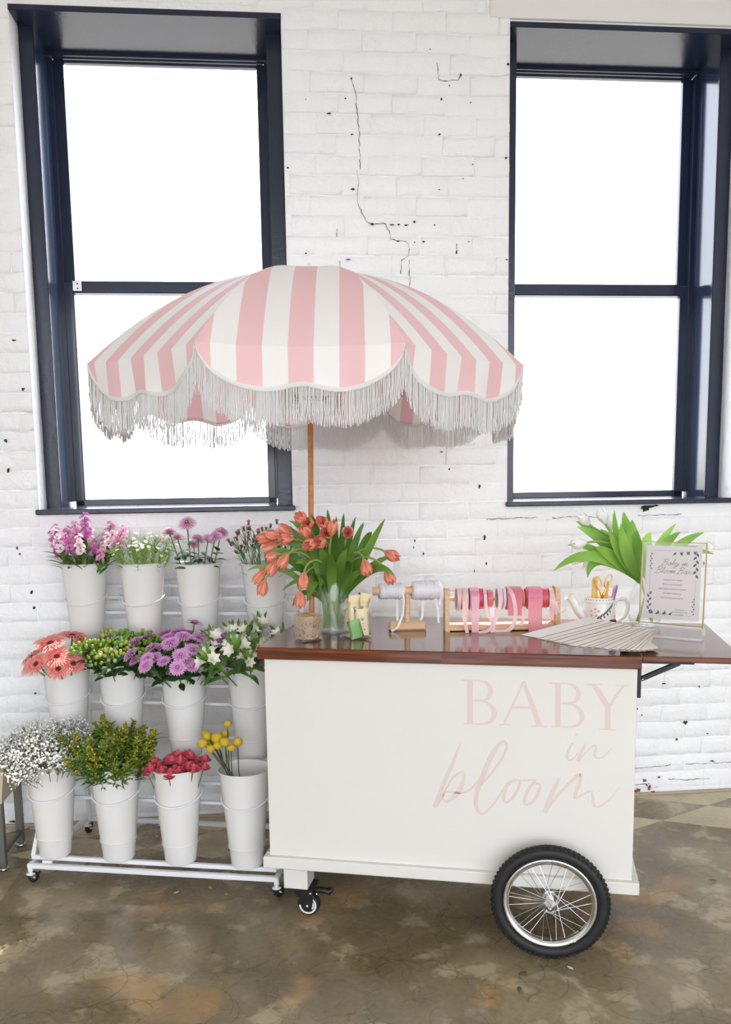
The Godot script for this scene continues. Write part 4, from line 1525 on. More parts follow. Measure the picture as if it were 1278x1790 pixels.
func glass_shell(r: float, h: float, base: float, th: float, segs := 36, flare := 0.0) -> MB:
	return turned([Vector2(0, 0), Vector2(r - 0.004, 0), Vector2(r, 0.004), Vector2(r + flare * 0.3, h * 0.6), Vector2(r + flare, h - 0.001), Vector2(r + flare - th * 0.5, h), Vector2(r + flare - th, h - 0.001), Vector2(r - th + flare * 0.3, h * 0.6), Vector2(r - th, base + 0.004), Vector2(r - th - 0.004, base), Vector2(0, base)], segs)

func tabletop() -> void:
	M.glassware = rough(Color(0.93, 0.98, 0.96, 0.03), 0.02)
	M.glassware.transparency = BaseMaterial3D.TRANSPARENCY_ALPHA
	M.water = pane(0.10, Color(0.75, 0.85, 0.68))
	rubber_bands()
	seed_packets()
	ribbon_stand()
	ribbon_rack()
	bags()
	watering_can()
	table_sign()

func rubber_bands() -> void:
	var c := Vector3(-0.514, TOP, -0.135)
	var jar := thing("glass_jar", "round glass jar filled with tan rubber bands", "jar", CART * Transform3D(Basis(), c))
	part("glass", glass_shell(0.0545, 0.098, 0.008, 0.0025), M.glassware, jar)
	var mat := rough(rgb(206, 168, 124), 0.6)
	var bands := []
	for k in 4:
		var m := MB.new()
		var pts := []
		var sq: float = [1.0, 0.75, 0.9, 0.62][k]
		for q in 25:
			var a := TAU * q / 24
			pts.append(Vector3(0.017 * cos(a), 0.0025 * sin(2 * a + k), 0.017 * sq * sin(a)))
		m.tube(pts, 0.0016, 5, false)
		var n := proto("rubber_band")
		part("loop", m, mat, n)
		bands.append(n)
	for k in 130:
		var a := rng.randf() * TAU
		var d := 0.044 * pow(rng.randf(), 0.25)
		if k % 4 == 0 or k >= 118:
			d *= 0.62
		var y := 0.014 + 0.088 * (k / 130.0)
		if k > 118:
			d *= 0.75
		var b := Basis(Vector3.UP, a) * Basis(Vector3.FORWARD, (PI / 2 + rng.randf_range(-0.5, 0.5)) if k % 4 and k < 118 else rng.randf_range(-0.4, 0.4)) * Basis(Vector3.UP, rng.randf() * TAU)
		copy(bands[k % 4], CART * Transform3D(b, c + Vector3(cos(a) * d, y, -sin(a) * d)), "tan rubber band in the heap inside the round glass jar", "rubber band", "rubber bands in the jar")
	for n in bands:
		n.free()

func seed_packets() -> void:
	var turn := 0.70
	var jt := CART * Transform3D(Basis(Vector3.UP, turn), Vector3(-0.345, TOP, -0.205))
	var jar := thing("square_glass_jar", "square glass jar holding seed packets", "jar", jt)
	var rows := []
	var lv := [[0.044, 0.0], [0.05, 0.006], [0.05, 0.118], [0.043, 0.13], [0.043, 0.136], [0.046, 0.138], [0.046, 0.144], [0.043, 0.144], [0.041, 0.130], [0.0475, 0.116], [0.0475, 0.010]]
	for e in lv:
		var row := PackedVector3Array()
		var r: float = e[0]
		var cr := r * 0.24
		for q in 4:
			var ca := PI / 4 + q * PI / 2
			var cc := Vector3(cos(ca), 0, -sin(ca)) * (r - cr) * sqrt(2.0)
			for s in 4:
				var a := q * PI / 2 + (s / 3.0) * PI / 2
				row.append(cc + Vector3(cos(a) * cr, e[1], -sin(a) * cr))
		rows.append(row)
	var m := MB.new()
	m.grid(rows, true)
	var f := []
	for q in rows[rows.size() - 1]: f.append(q)
	m.face(f)
	var g := []
	for q in rows[0]: g.append(q)
	g.reverse()
	m.face(g)
	part("glass", m, M.glassware, jar)
	var cream := rough(rgb(238, 218, 168), 0.7)
	var green := rough(rgb(116, 176, 70), 0.6)
	var teal := rough(rgb(58, 130, 116), 0.6)
	var ink := rough(rgb(96, 98, 84), 0.8)
	var blue := rough(rgb(120, 132, 160), 0.8)
	# where (in the jar), size, lean, colour, what the label says
	var list := [
		[Vector3(-0.012, 0.105, 0.006), Vector2(0.05, 0.12), -0.05, 0.1, cream, "cream seed packet standing at the left of the square jar"],
		[Vector3(0.022, 0.105, 0.0), Vector2(0.05, 0.13), 0.22, 0.15, cream, "tall cream seed packet leaning right out of the square jar"],
		[Vector3(0.012, 0.062, 0.027), Vector2(0.056, 0.1), -0.06, -0.1, cream, "front cream seed packet with a printed sprig in square jar"],
		[Vector3(-0.022, 0.04, 0.034), Vector2(0.05, 0.07), -0.25, -0.05, green, "bright green seed packet low at the left of the square jar"],
		[Vector3(0.0, 0.106, -0.012), Vector2(0.046, 0.07), 0.9, 0.2, green, "green seed packet slanting across the top of the square jar"],
		[Vector3(0.034, 0.066, 0.008), Vector2(0.03, 0.05), 0.1, 0.1, teal, "teal seed packet at the right of the square jar"],
		[Vector3(-0.02, 0.07, -0.01), Vector2(0.044, 0.08), 0.12, 0.1, cream, "cream seed packet behind the green one in the square jar"],
		[Vector3(0.016, 0.03, 0.02), Vector2(0.05, 0.045), 1.2, -0.3, cream, "cream seed packet lying at the bottom of the square jar"],
		[Vector3(0.0, 0.05, -0.028), Vector2(0.044, 0.08), -0.3, 0.12, green, "green seed packet at the back of the square jar"]]
	for e in list:
		var s: Vector2 = e[1]
		var pk := MB.new()
		var rr := []
		for j in 7:
			var y := (j / 6.0 - 0.5) * s.y
			var bl := 0.0035 * (1.0 - pow(absf(j / 3.0 - 1.0), 3.0))
			rr.append(PackedVector3Array([Vector3(-s.x / 2, y, 0.0003), Vector3(-s.x / 5, y, 0.0005 + bl), Vector3(s.x / 5, y, 0.0005 + bl), Vector3(s.x / 2, y, 0.0003), Vector3(s.x / 5, y, -0.0005 - bl), Vector3(-s.x / 5, y, -0.0005 - bl)]))
		pk.grid(rr, true)
		var o := thing("seed_packet", e[5], "seed packet", jt * Transform3D(Basis(Vector3.UP, -0.25) * Basis(Vector3.FORWARD, e[2]) * Basis(Vector3.RIGHT, e[3]), e[0]), "seed packets in the square jar")
		part("sleeve", pk, e[4], o)
		if e[4] == cream:
			var pr := MB.new()
			var zz := 0.0043
			strokes(pr, [[-0.012, -0.006, 0.0007, 0.012, -0.0055, 0.0012], [-0.012, -0.014, 0.0005, 0.004, -0.0145, 0.0005], [-0.011, -0.018, 0.0005, 0.0, -0.018, 0.0005]], zz)
			for q in 6:
				var a := -0.9 + q * 0.36
				strokes(pr, [[0.0, 0.004, 0.0005, 0.006 * sin(a), 0.012, 0.0012, 0.012 * sin(a), 0.008 + 0.012 * cos(a), 0.0006]], zz)
			part("print", pr, ink, o)
			var pb := MB.new()
			for q in [Vector2(-0.006, -0.028), Vector2(0.005, -0.024)]:
				pb.box(Vector3(q.x, q.y * s.y / 0.088, 0.0035), Vector3(0.006, 0.007, 0.0012), 0.0004)
			part("print", pb, blue, o)

func spool_wrap(r: float, half: float, turns: int, seed_: int) -> MB:
	var m := MB.new()
	var rg := RandomNumberGenerator.new()
	rg.seed = seed_
	var rows := []
	for k in turns * 3 + 1:
		var x := -half + 2.0 * half * k / (turns * 3)
		var row := PackedVector3Array()
		var e := 0.62 if k == 0 or k == turns * 3 else (0.9 if k < 3 or k > turns * 3 - 3 else 1.0)
		var ph := rg.randf_range(0, TAU)
		var wob := rg.randf_range(0.94, 1.04) * (0.95 if k % 3 == 0 else 1.0)
		for j in 24:
			var a := TAU * j / 24
			row.append(Vector3(x + 0.004 * sin(a + ph * 0.15), r * e * wob * cos(a) * (1.0 + 0.03 * sin(a * 2 + ph)), -r * e * wob * sin(a) * -1.0))
		rows.append(row)
	m.grid(rows, true)
	return m

func tail(pts: Array, w: float, facing: Vector3) -> MB:
	var m := MB.new()
	var c := Curve3D.new()
	for k in pts.size():
		var d: Vector3 = (pts[mini(k + 1, pts.size() - 1)] - pts[maxi(k - 1, 0)]) / 6.0
		c.add_point(pts[k], -d, d)
	var p2 := []
	var hw := []
	var n := pts.size() * 5
	for k in n + 1:
		p2.append(c.sample_baked(c.get_baked_length() * k / n, true))
		hw.append(w / 2)
	m.blade(p2, hw, facing, 0.02)
	return m

func ribbon_stand() -> void:
	var t := CART * Transform3D(Basis(Vector3.UP, 0.25), Vector3(-0.181, TOP, -0.408))
	var o := thing("ribbon_stand", "pine T-shaped stand carrying two rolls of white ribbon", "stand", t)
	part("base", bx(Vector3(0, 0.016, 0), Vector3(0.145, 0.032, 0.06), 0.006), M.pine, o)
	part("post", rod(Vector3(0, 0.03, 0), Vector3(0, 0.155, 0), 0.0115, 20), M.pine, o)
	part("cross_bar", rod(Vector3(-0.135, 0.155, 0), Vector3(0.135, 0.155, 0), 0.017, 24), M.pine, o)
	M.white_ribbon = petal(rgb(240, 238, 242), 0.35, 0.45)
	for s in 2:
		var xc := -0.062 if s == 0 else 0.075
		var rl := thing("ribbon_roll", ["white ribbon roll on the left arm of pine stand", "thicker white ribbon roll on the right arm of pine stand"][s], "ribbon", t * Transform3D(Basis(), Vector3(xc, 0.155, 0)), "white ribbon rolls on the T stand")
		part("winding", spool_wrap([0.033, 0.039][s], [0.052, 0.058][s], 10, 60 + s), M.white_ribbon, rl)
		if s == 0:
			part("tail", tail([Vector3(0.042, 0.0, 0.034), Vector3(0.046, -0.04, 0.036), Vector3(0.04, -0.09, 0.036), Vector3(0.02, -0.135, 0.045), Vector3(-0.005, -0.152, 0.05)], 0.008, Vector3.BACK), M.white_ribbon, rl)
			part("tail", tail([Vector3(0.024, -0.02, -0.03), Vector3(0.026, -0.08, -0.032), Vector3(0.026, -0.15, -0.03)], 0.01, Vector3.BACK), M.white_ribbon, rl)
		else:
			part("tail", tail([Vector3(-0.01, -0.02, -0.034), Vector3(-0.008, -0.08, -0.036), Vector3(-0.015, -0.12, -0.03), Vector3(-0.04, -0.145, -0.02)], 0.009, Vector3.BACK), M.white_ribbon, rl)
			part("tail", tail([Vector3(0.03, -0.035, 0.01), Vector3(0.045, -0.07, 0.012), Vector3(0.048, -0.13, 0.014)], 0.007, Vector3.BACK), M.white_ribbon, rl)
			part("loop_end", tail([Vector3(0.05, 0.03, 0.03), Vector3(0.06, -0.02, 0.036), Vector3(0.045, -0.05, 0.03), Vector3(0.03, -0.03, 0.038)], 0.016, Vector3.BACK), M.white_ribbon, rl)

func ribbon_rack() -> void:
	var t := CART * Transform3D(Basis(Vector3.UP, 0.203), Vector3(-0.024, TOP, -0.405))
	var o := thing("ribbon_rack", "pine frame with a dowel carrying rolls of pink ribbon", "ribbon holder", t)
	var L := 0.43
	for x in [0.0, L]:
		var m := MB.new()
		var poly := PackedVector2Array([Vector2(-0.045, 0.0), Vector2(0.045, 0.0)])
		for k in 9:
			var a := PI * k / 8
			poly.append(Vector2(0.045 * cos(a), 0.125 + 0.045 * sin(a)))
		m.t = Transform3D(Basis(Vector3(0, 0, 1), Vector3(0, 1, 0), Vector3(-1, 0, 0)), Vector3(x, 0, -0.01))
		m.prism(poly, -0.009, 0.009)
		part("side_post", m, M.pine, o)
	part("base_board", bx(Vector3(L / 2, 0.012, -0.01), Vector3(L - 0.018, 0.018, 0.088), 0.001), M.pine, o)
	part("dowel", rod(Vector3(0, 0.122, -0.01), Vector3(L, 0.122, -0.01), 0.008, 16), M.pine, o)
	var colr := {"pale": petal(rgb(246, 204, 204), 0.35, 0.35), "hot": petal(rgb(222, 62, 112), 0.3, 0.35), "coral": petal(rgb(236, 120, 124), 0.3, 0.4), "dusty": petal(rgb(226, 120, 140), 0.4, 0.6), "sheer": petal(rgb(238, 140, 162), 0.6, 0.5), "red": petal(rgb(228, 84, 98), 0.3, 0.4), "orange": petal(rgb(242, 132, 106), 0.3, 0.4), "white": petal(rgb(238, 232, 240), 0.35, 0.4), "ging": petal(rgb(246, 186, 200), 0.35, 0.5)}
	var grey := rough(rgb(150, 156, 158), 0.5)
	# x0, x1 along the dowel, radius, colour, label
	var k0 := 0.43 / (1175.0 - 105.0)
	var list := [[200, 240, 0.046, "pale", "thin pale pink ribbon roll nearest the left post"], [256, 310, 0.045, "pale", "pale pink ribbon roll with two tails beside the gingham roll"], [325, 415, 0.046, "ging", "wide pink gingham ribbon roll with a hanging tail"], [415, 450, 0.041, "hot", "narrow hot pink ribbon roll"], [455, 490, 0.041, "pale", "pale pink ribbon roll right of the hot pink one"], [500, 552, 0.034, "coral", "small coral pink ribbon roll near the middle"], [595, 645, 0.041, "pale", "pale pink ribbon roll whose tail curls onto the table"], [650, 678, 0.040, "white", "white ribbon roll next to the wide dusty pink roll"], [684, 832, 0.046, "dusty", "widest dusty pink ribbon roll"], [838, 860, 0.036, "orange", "narrow orange ribbon roll"], [870, 886, 0.037, "red", "narrow red ribbon roll"], [890, 1028, 0.045, "sheer", "wide sheer pink ribbon roll with a broad hanging end"], [1032, 1088, 0.040, "red", "rosy red ribbon roll near the right post"], [1098, 1150, 0.038, "pale", "pale pink ribbon roll with tangled tails at right post"]]
	for e in list:
		var xa: float = (e[0] - 105) * k0
		var xb: float = (e[1] - 105) * k0
		var r: float = e[2]
		var w: float = xb - xa
		var sp := thing("ribbon_spool", e[4], "ribbon", t * Transform3D(Basis(), Vector3((xa + xb) / 2, 0.122 - (r * 0.0), -0.01)), "pink ribbon rolls on the pine rack")
		var m := MB.new()
		m.t = Transform3D(Basis(Vector3.FORWARD, PI / 2), Vector3.ZERO)
		m.lathe([Vector2(0.0095, -w / 2), Vector2(r * 0.97, -w / 2), Vector2(r, -w / 2 + 0.0012), Vector2(r, w / 2 - 0.0012), Vector2(r * 0.97, w / 2), Vector2(0.0095, w / 2), Vector2(0.0095, -w / 2)], 36)
		part("winding", m, colr[e[3]], sp)
		for s in [-1.0, 1.0]:
			var fl := MB.new()
			fl.t = Transform3D(Basis(Vector3.FORWARD, PI / 2), Vector3(s * (w / 2 + 0.0005), 0, 0))
			fl.lathe([Vector2(0.009, -0.0006), Vector2(r * 0.88, -0.0006), Vector2(r * 0.88, 0.0006), Vector2(0.009, 0.0006)], 28)
			part("flange", fl, grey, sp)
		var front := r + 0.001
		match e[4].split(" ")[0] + e[3]:
			"paleging":
				pass
		if e[3] == "ging":
			part("tail", tail([Vector3(-0.001, r, 0.012), Vector3(0, 0.02, front), Vector3(0, -0.06, front + 0.006), Vector3(-0.003, -0.121, front + 0.03)], w * 0.78, Vector3.BACK), colr.ging, sp)
			var rb := MB.new()
			for q in 26:   # woven cross stripes
				rb.box(Vector3(-0.001, 0.036 - q * 0.0058, front + 0.0012 + maxf(0, (q - 15) * 0.0017)), Vector3(w * 0.76, 0.0022, 0.0008))
			part("check_weave", rb, colr.dusty, sp)
		elif e[3] == "sheer":
			part("tail", tail([Vector3(-0.004, r, 0.01), Vector3(-0.004, 0.0, front + 0.002), Vector3(-0.005, -0.07, front + 0.01), Vector3(-0.006, -0.121, front + 0.028)], w * 0.98, Vector3.BACK), colr.sheer, sp)
		elif e[0] == 256:
			part("tail", tail([Vector3(-0.01, r, 0.008), Vector3(-0.009, 0.0, front + 0.002), Vector3(-0.008, -0.07, front + 0.01), Vector3(0.001, -0.121, front + 0.035)], 0.013, Vector3.BACK), colr.pale, sp)
			part("tail", tail([Vector3(0.004, 0.02, front), Vector3(0.002, -0.05, front), Vector3(-0.004, -0.10, front - 0.005)], 0.013, Vector3.BACK), colr.pale, sp)
		elif e[0] == 455:
			part("tail", tail([Vector3(0.0, 0.02, front), Vector3(0.006, -0.05, front + 0.004), Vector3(0.028, -0.078, front + 0.006), Vector3(0.05, -0.06, front)], 0.012, Vector3.BACK), colr.pale, sp)
		elif e[0] == 500:
			part("tail", tail([Vector3(0.006, -0.03, front - 0.01), Vector3(0.008, -0.08, front), Vector3(0.006, -0.12, front + 0.02)], 0.018, Vector3.BACK), colr.white, sp)
		elif e[0] == 595:
			part("tail", tail([Vector3(0.004, r, 0.008), Vector3(0.0, 0.0, front + 0.002), Vector3(-0.018, -0.07, front + 0.01), Vector3(-0.05, -0.112, front + 0.03), Vector3(-0.092, -0.12, front + 0.052)], 0.013, Vector3(0, 0.25, 1)), colr.pale, sp)
		elif e[0] == 684:
			part("tail", tail([Vector3(-0.028, r, 0.008), Vector3(-0.012, 0.02, front + 0.003), Vector3(0.0, -0.04, front + 0.006), Vector3(-0.008, -0.095, front + 0.012), Vector3(-0.04, -0.119, front + 0.02), Vector3(-0.1, -0.12, front + 0.022)], 0.016, Vector3(0, 0.2, 1)), colr.pale, sp)
			part("loose_end", tail([Vector3(-0.002, r * 0.7, r * 0.72), Vector3(-0.002, 0.0, front + 0.001), Vector3(-0.002, -0.062, front + 0.003)], w * 0.9, Vector3.BACK), colr.dusty, sp)
		elif e[0] == 838:
			part("tail", tail([Vector3(0.0, -0.03, 0.02), Vector3(0.0, -0.06, front), Vector3(-0.012, -0.095, front + 0.004), Vector3(-0.06, -0.112, front)], 0.012, Vector3(0, 0.2, 1)), colr.pale, sp)
		elif e[0] == 1098:
			for q in 4:
				part("tail", tail([Vector3(-0.006 + q * 0.004, r, 0.006), Vector3(-0.01 + q * 0.007, 0.0, front + 0.003), Vector3(-0.012 + q * 0.012, -0.05, front + 0.004 * q), Vector3([-0.03, -0.004, 0.01, 0.05][q], -0.1 + 0.02 * q, front + 0.01)], [0.006, 0.012, 0.01, 0.006][q], Vector3.BACK), colr.pale, sp)

func bags() -> void:
	var white := rough(rgb(236, 230, 222), 0.75)
	var kraft := rough(rgb(126, 96, 70), 0.85)
	# one flat folded paper bag, near end at the origin, running to -z; its folded end is a stack of thin layers
	var bp := proto("paper_bag")
	var L := 0.29
	var W := 0.10
	part("sheet", bx(Vector3(0, 0.0046, -L / 2), Vector3(W, 0.0012, L), 0.0004), white, bp)
	part("gusset", bx(Vector3(0, 0.0026, -L / 2 - 0.002), Vector3(W * 0.985, 0.0028, L * 0.985), 0.0004), kraft, bp)
	part("back_sheet", bx(Vector3(0.001, 0.0008, -L / 2), Vector3(W, 0.0013, L), 0.0004), white, bp)
	var fold := MB.new()
	fold.tube([Vector3(-W / 2, 0.0026, -0.001), Vector3(W / 2, 0.0026, -0.001)], 0.0022, 6)
	part("folded_end", fold, kraft, bp)
	var n := 22
	for k in n:
		var s := float(k) / (n - 1) * (BAG_NEAR.size() - 1)
		var i := mini(int(s), BAG_NEAR.size() - 2)
		var near := Vector3(BAG_NEAR[i][0], 0, BAG_NEAR[i][1]).lerp(Vector3(BAG_NEAR[i + 1][0], 0, BAG_NEAR[i + 1][1]), s - i)
		var q := float(k) / (n - 1)
		var yaw := -lerpf(0.95, -0.12, pow(q, 1.3))
		var hgt := 0.003 + 0.042 * pow(1.0 - q, 0.8)
		copy(bp, CART * Transform3D(Basis(Vector3.UP, yaw + rng.randf_range(-0.02, 0.02)) * Basis(Vector3.RIGHT, lerpf(0.13, 0.05, q)) * Basis(Vector3.FORWARD, -0.06 + rng.randf_range(-0.03, 0.03)), Vector3(near.x, TOP + hgt, near.z)), "flat white paper bag, %s from the left in the fanned pile" % nth(k), "paper bag", "paper bags fanned on the table")
	bp.free()
	var cl := thing("binder_clip", "small black binder clip on the paper bags", "clip", at_cart(0.6, TOP + 0.052, -0.33, 0.4))
	var m := MB.new()
	m.t = Transform3D(Basis(Vector3(0, 0, 1), Vector3(0, 1, 0), Vector3(-1, 0, 0)), Vector3.ZERO)
	m.prism(PackedVector2Array([Vector2(-0.009, 0), Vector2(0.009, 0), Vector2(0.002, 0.013), Vector2(-0.002, 0.013)]), -0.011, 0.011)
	part("jaw", m, M.black, cl)
	for s in [-1.0, 1.0]:
		var h := MB.new()
		h.tube([Vector3(-0.006, 0.001, s * 0.009), Vector3(-0.004, 0.004, s * 0.022), Vector3(0.004, 0.004, s * 0.022), Vector3(0.006, 0.001, s * 0.009)], 0.0008, 5)
		part("handle", h, M.steel, cl)

func watering_can() -> void:
	var base := CART * Transform3D(Basis(Vector3.UP, 0.20), Vector3(0.565, TOP, -0.56))
	M.ceramic = rough(rgb(242, 238, 232), 0.18)
	var o := thing("watering_can", "white ceramic watering can painted with black leaves and pink dots", "watering can", base)
	var prof := [Vector2(0, 0.002), Vector2(0.066, 0.0), Vector2(0.070, 0.004), Vector2(0.069, 0.01), Vector2(0.062, 0.07), Vector2(0.0575, 0.098), Vector2(0.0605, 0.1), Vector2(0.0605, 0.104), Vector2(0.057, 0.106), Vector2(0.056, 0.118), Vector2(0.0525, 0.119), Vector2(0.0525, 0.105), Vector2(0.058, 0.07), Vector2(0.065, 0.008), Vector2(0, 0.008)]
	part("body", turned(prof, 40), M.ceramic, o)
	var sp := MB.new()
	sp.tube([Vector3(-0.05, 0.03, 0), Vector3(-0.085, 0.065, 0), Vector3(-0.105, 0.1, 0), Vector3(-0.116, 0.117, 0), Vector3(-0.122, 0.124, 0)], [0.021, 0.0155, 0.0125, 0.014, 0.020], 18, false)
	sp.tube([Vector3(-0.122, 0.124, 0), Vector3(-0.116, 0.117, 0), Vector3(-0.105, 0.1, 0)], [0.020, 0.0115, 0.0095], 18, false)
	part("spout", sp, M.ceramic, o)
	var hd := MB.new()
	hd.tube([Vector3(0.052, 0.095, 0), Vector3(0.066, 0.09, 0), Vector3(0.062, 0.102, 0), Vector3(0.08, 0.109, 0), Vector3(0.103, 0.106, 0), Vector3(0.114, 0.088, 0), Vector3(0.113, 0.062, 0), Vector3(0.1, 0.038, 0), Vector3(0.078, 0.022, 0), Vector3(0.062, 0.02, 0)], [0.008, 0.009, 0.008, 0.0085, 0.0085, 0.0085, 0.0085, 0.008, 0.0075, 0.009], 12)
	part("handle", hd, M.ceramic, o)
	# painted decoration, lying on the glaze
	var dk := MB.new()
	var on := func(a: float, y: float) -> Vector3:
		var r := lerpf(0.0695, 0.0577, clampf((y - 0.008) / 0.09, 0, 1)) + 0.0007
		return Vector3(r * sin(a), y, r * cos(a))
	for k in 12:
		var a := -0.55 + 0.1 * k
		var y := 0.024 + 0.0048 * k
		var up := 1.0 if k % 2 else -1.0
		var p0: Vector3 = on.call(a, y)
		var p1: Vector3 = on.call(a + 0.07 + 0.05 * up, y + (0.013 if up > 0 else -0.004))
		var p2: Vector3 = on.call(a + 0.13 + 0.10 * up, y + (0.024 if up > 0 else -0.012))
		dk.blade([p0, p0.lerp(p1, 0.5), p1, p1.lerp(p2, 0.6), p2], [0.0006, 0.0028, 0.0034, 0.002, 0.0003], p1 * Vector3(1, 0, 1))
	part("painted_leaf", dk, rough(rgb(58, 66, 56), 0.3), o)
	var ringdots := MB.new()
	for k in 13:
		var a := -1.3 + k * 0.216
		ringdots.ball(Vector3(0.0567 * sin(a), 0.112, 0.0567 * cos(a)), Vector3.ONE * 0.0019, 5, 6)
	part("painted_dot", ringdots, rough(rgb(74, 62, 44), 0.3), o)
	var pd := MB.new()
	for e in [[-0.75, 0.07, 0.005], [-0.5, 0.078, 0.0045], [-0.28, 0.07, 0.0052], [-0.72, 0.052, 0.0045], [-0.42, 0.052, 0.0042], [-0.5, 0.065, 0.003], [0.62, 0.034, 0.005], [0.85, 0.046, 0.005], [0.9, 0.026, 0.0045], [0.75, 0.034, 0.003]]:
		var q: Vector3 = on.call(e[0], e[1])
		pd.t = Transform3D(Basis(Vector3.UP, e[0]), q)
		pd.ball(Vector3.ZERO, Vector3(e[2], e[2], 0.0006), 4, 12)
	part("painted_flower", pd, rough(rgb(226, 168, 146), 0.3), o)
	# what stands in it
	M.gold = rough(rgb(226, 178, 84), 0.25, 1.0)
	var sc := thing("scissors", "gold scissors standing handles up in the watering can", "scissors", base * Transform3D(Basis(Vector3.FORWARD, 0.05), Vector3(0.0, 0.02, 0.022)))
	for s in [-1.0, 1.0]:
		var lp := MB.new()
		var pts := []
		for k in 19:
			var a := TAU * k / 18
			pts.append(Vector3(s * (0.019 + 0.0125 * cos(a) + 0.006 * sin(a)), 0.155 + (0.01 if s > 0 else 0.0) + 0.026 * sin(a), 0.001 * s))
		lp.tube(pts, 0.0026, 8, false)
		var hn := part("handle_loop", lp, M.gold, sc)
		var sh := MB.new()
		sh.tube([Vector3(s * 0.014, 0.133, 0), Vector3(s * 0.006, 0.115, 0), Vector3(-s * 0.001, 0.095, 0), Vector3(-s * 0.006, 0.04, 0), Vector3(-s * 0.004, 0.0, 0)], [0.003, 0.0045, 0.005, 0.003, 0.001], 8)
		part("blade", sh, M.gold, hn)
	part("pivot", turned([Vector2(0, -0.006), Vector2(0.005, -0.006), Vector2(0.006, 0.006), Vector2(0, 0.008)], 12), M.gold, sc, Transform3D(Basis(Vector3.RIGHT, PI / 2), Vector3(0, 0.104, 0)))
	var pens := [[Vector3(-0.028, 0.01, 0.0), Vector3(0.02, 1, 0.02), 0.185, rgb(246, 196, 96), "yellow pencil left of the scissors in the watering can"], [Vector3(-0.008, 0.01, -0.02), Vector3(0.02, 1, -0.03), 0.18, rgb(248, 204, 110), "yellow pencil behind the scissors in the watering can"], [Vector3(0.02, 0.01, -0.01), Vector3(0.1, 1, 0.0), 0.17, rgb(244, 190, 90), "yellow pencil right of the scissors in the watering can"], [Vector3(0.03, 0.01, 0.015), Vector3(0.16, 1, 0.05), 0.155, rgb(232, 140, 150), "pink pen in the watering can"], [Vector3(0.034, 0.01, 0.0), Vector3(0.22, 1, 0.03), 0.158, rgb(128, 140, 226), "blue pen in the watering can"]]
	for e in pens:
		var pn := thing("pencil" if e[4].begins_with("yellow") else "pen", e[4], "pencil" if e[4].begins_with("yellow") else "pen", base * Transform3D(along(e[1]), e[0]))
		var L: float = e[2]
		part("barrel", turned([Vector2(0, 0), Vector2(0.0055, 0.002), Vector2(0.0055, L - 0.012), Vector2(0.005, L - 0.006)], 8), rough(e[3], 0.4), pn)
		part("tip", turned([Vector2(0.005, L - 0.006), Vector2(0.0035, L), Vector2(0, L + 0.001)], 8), rough(e[3].lightened(0.3), 0.4), pn)

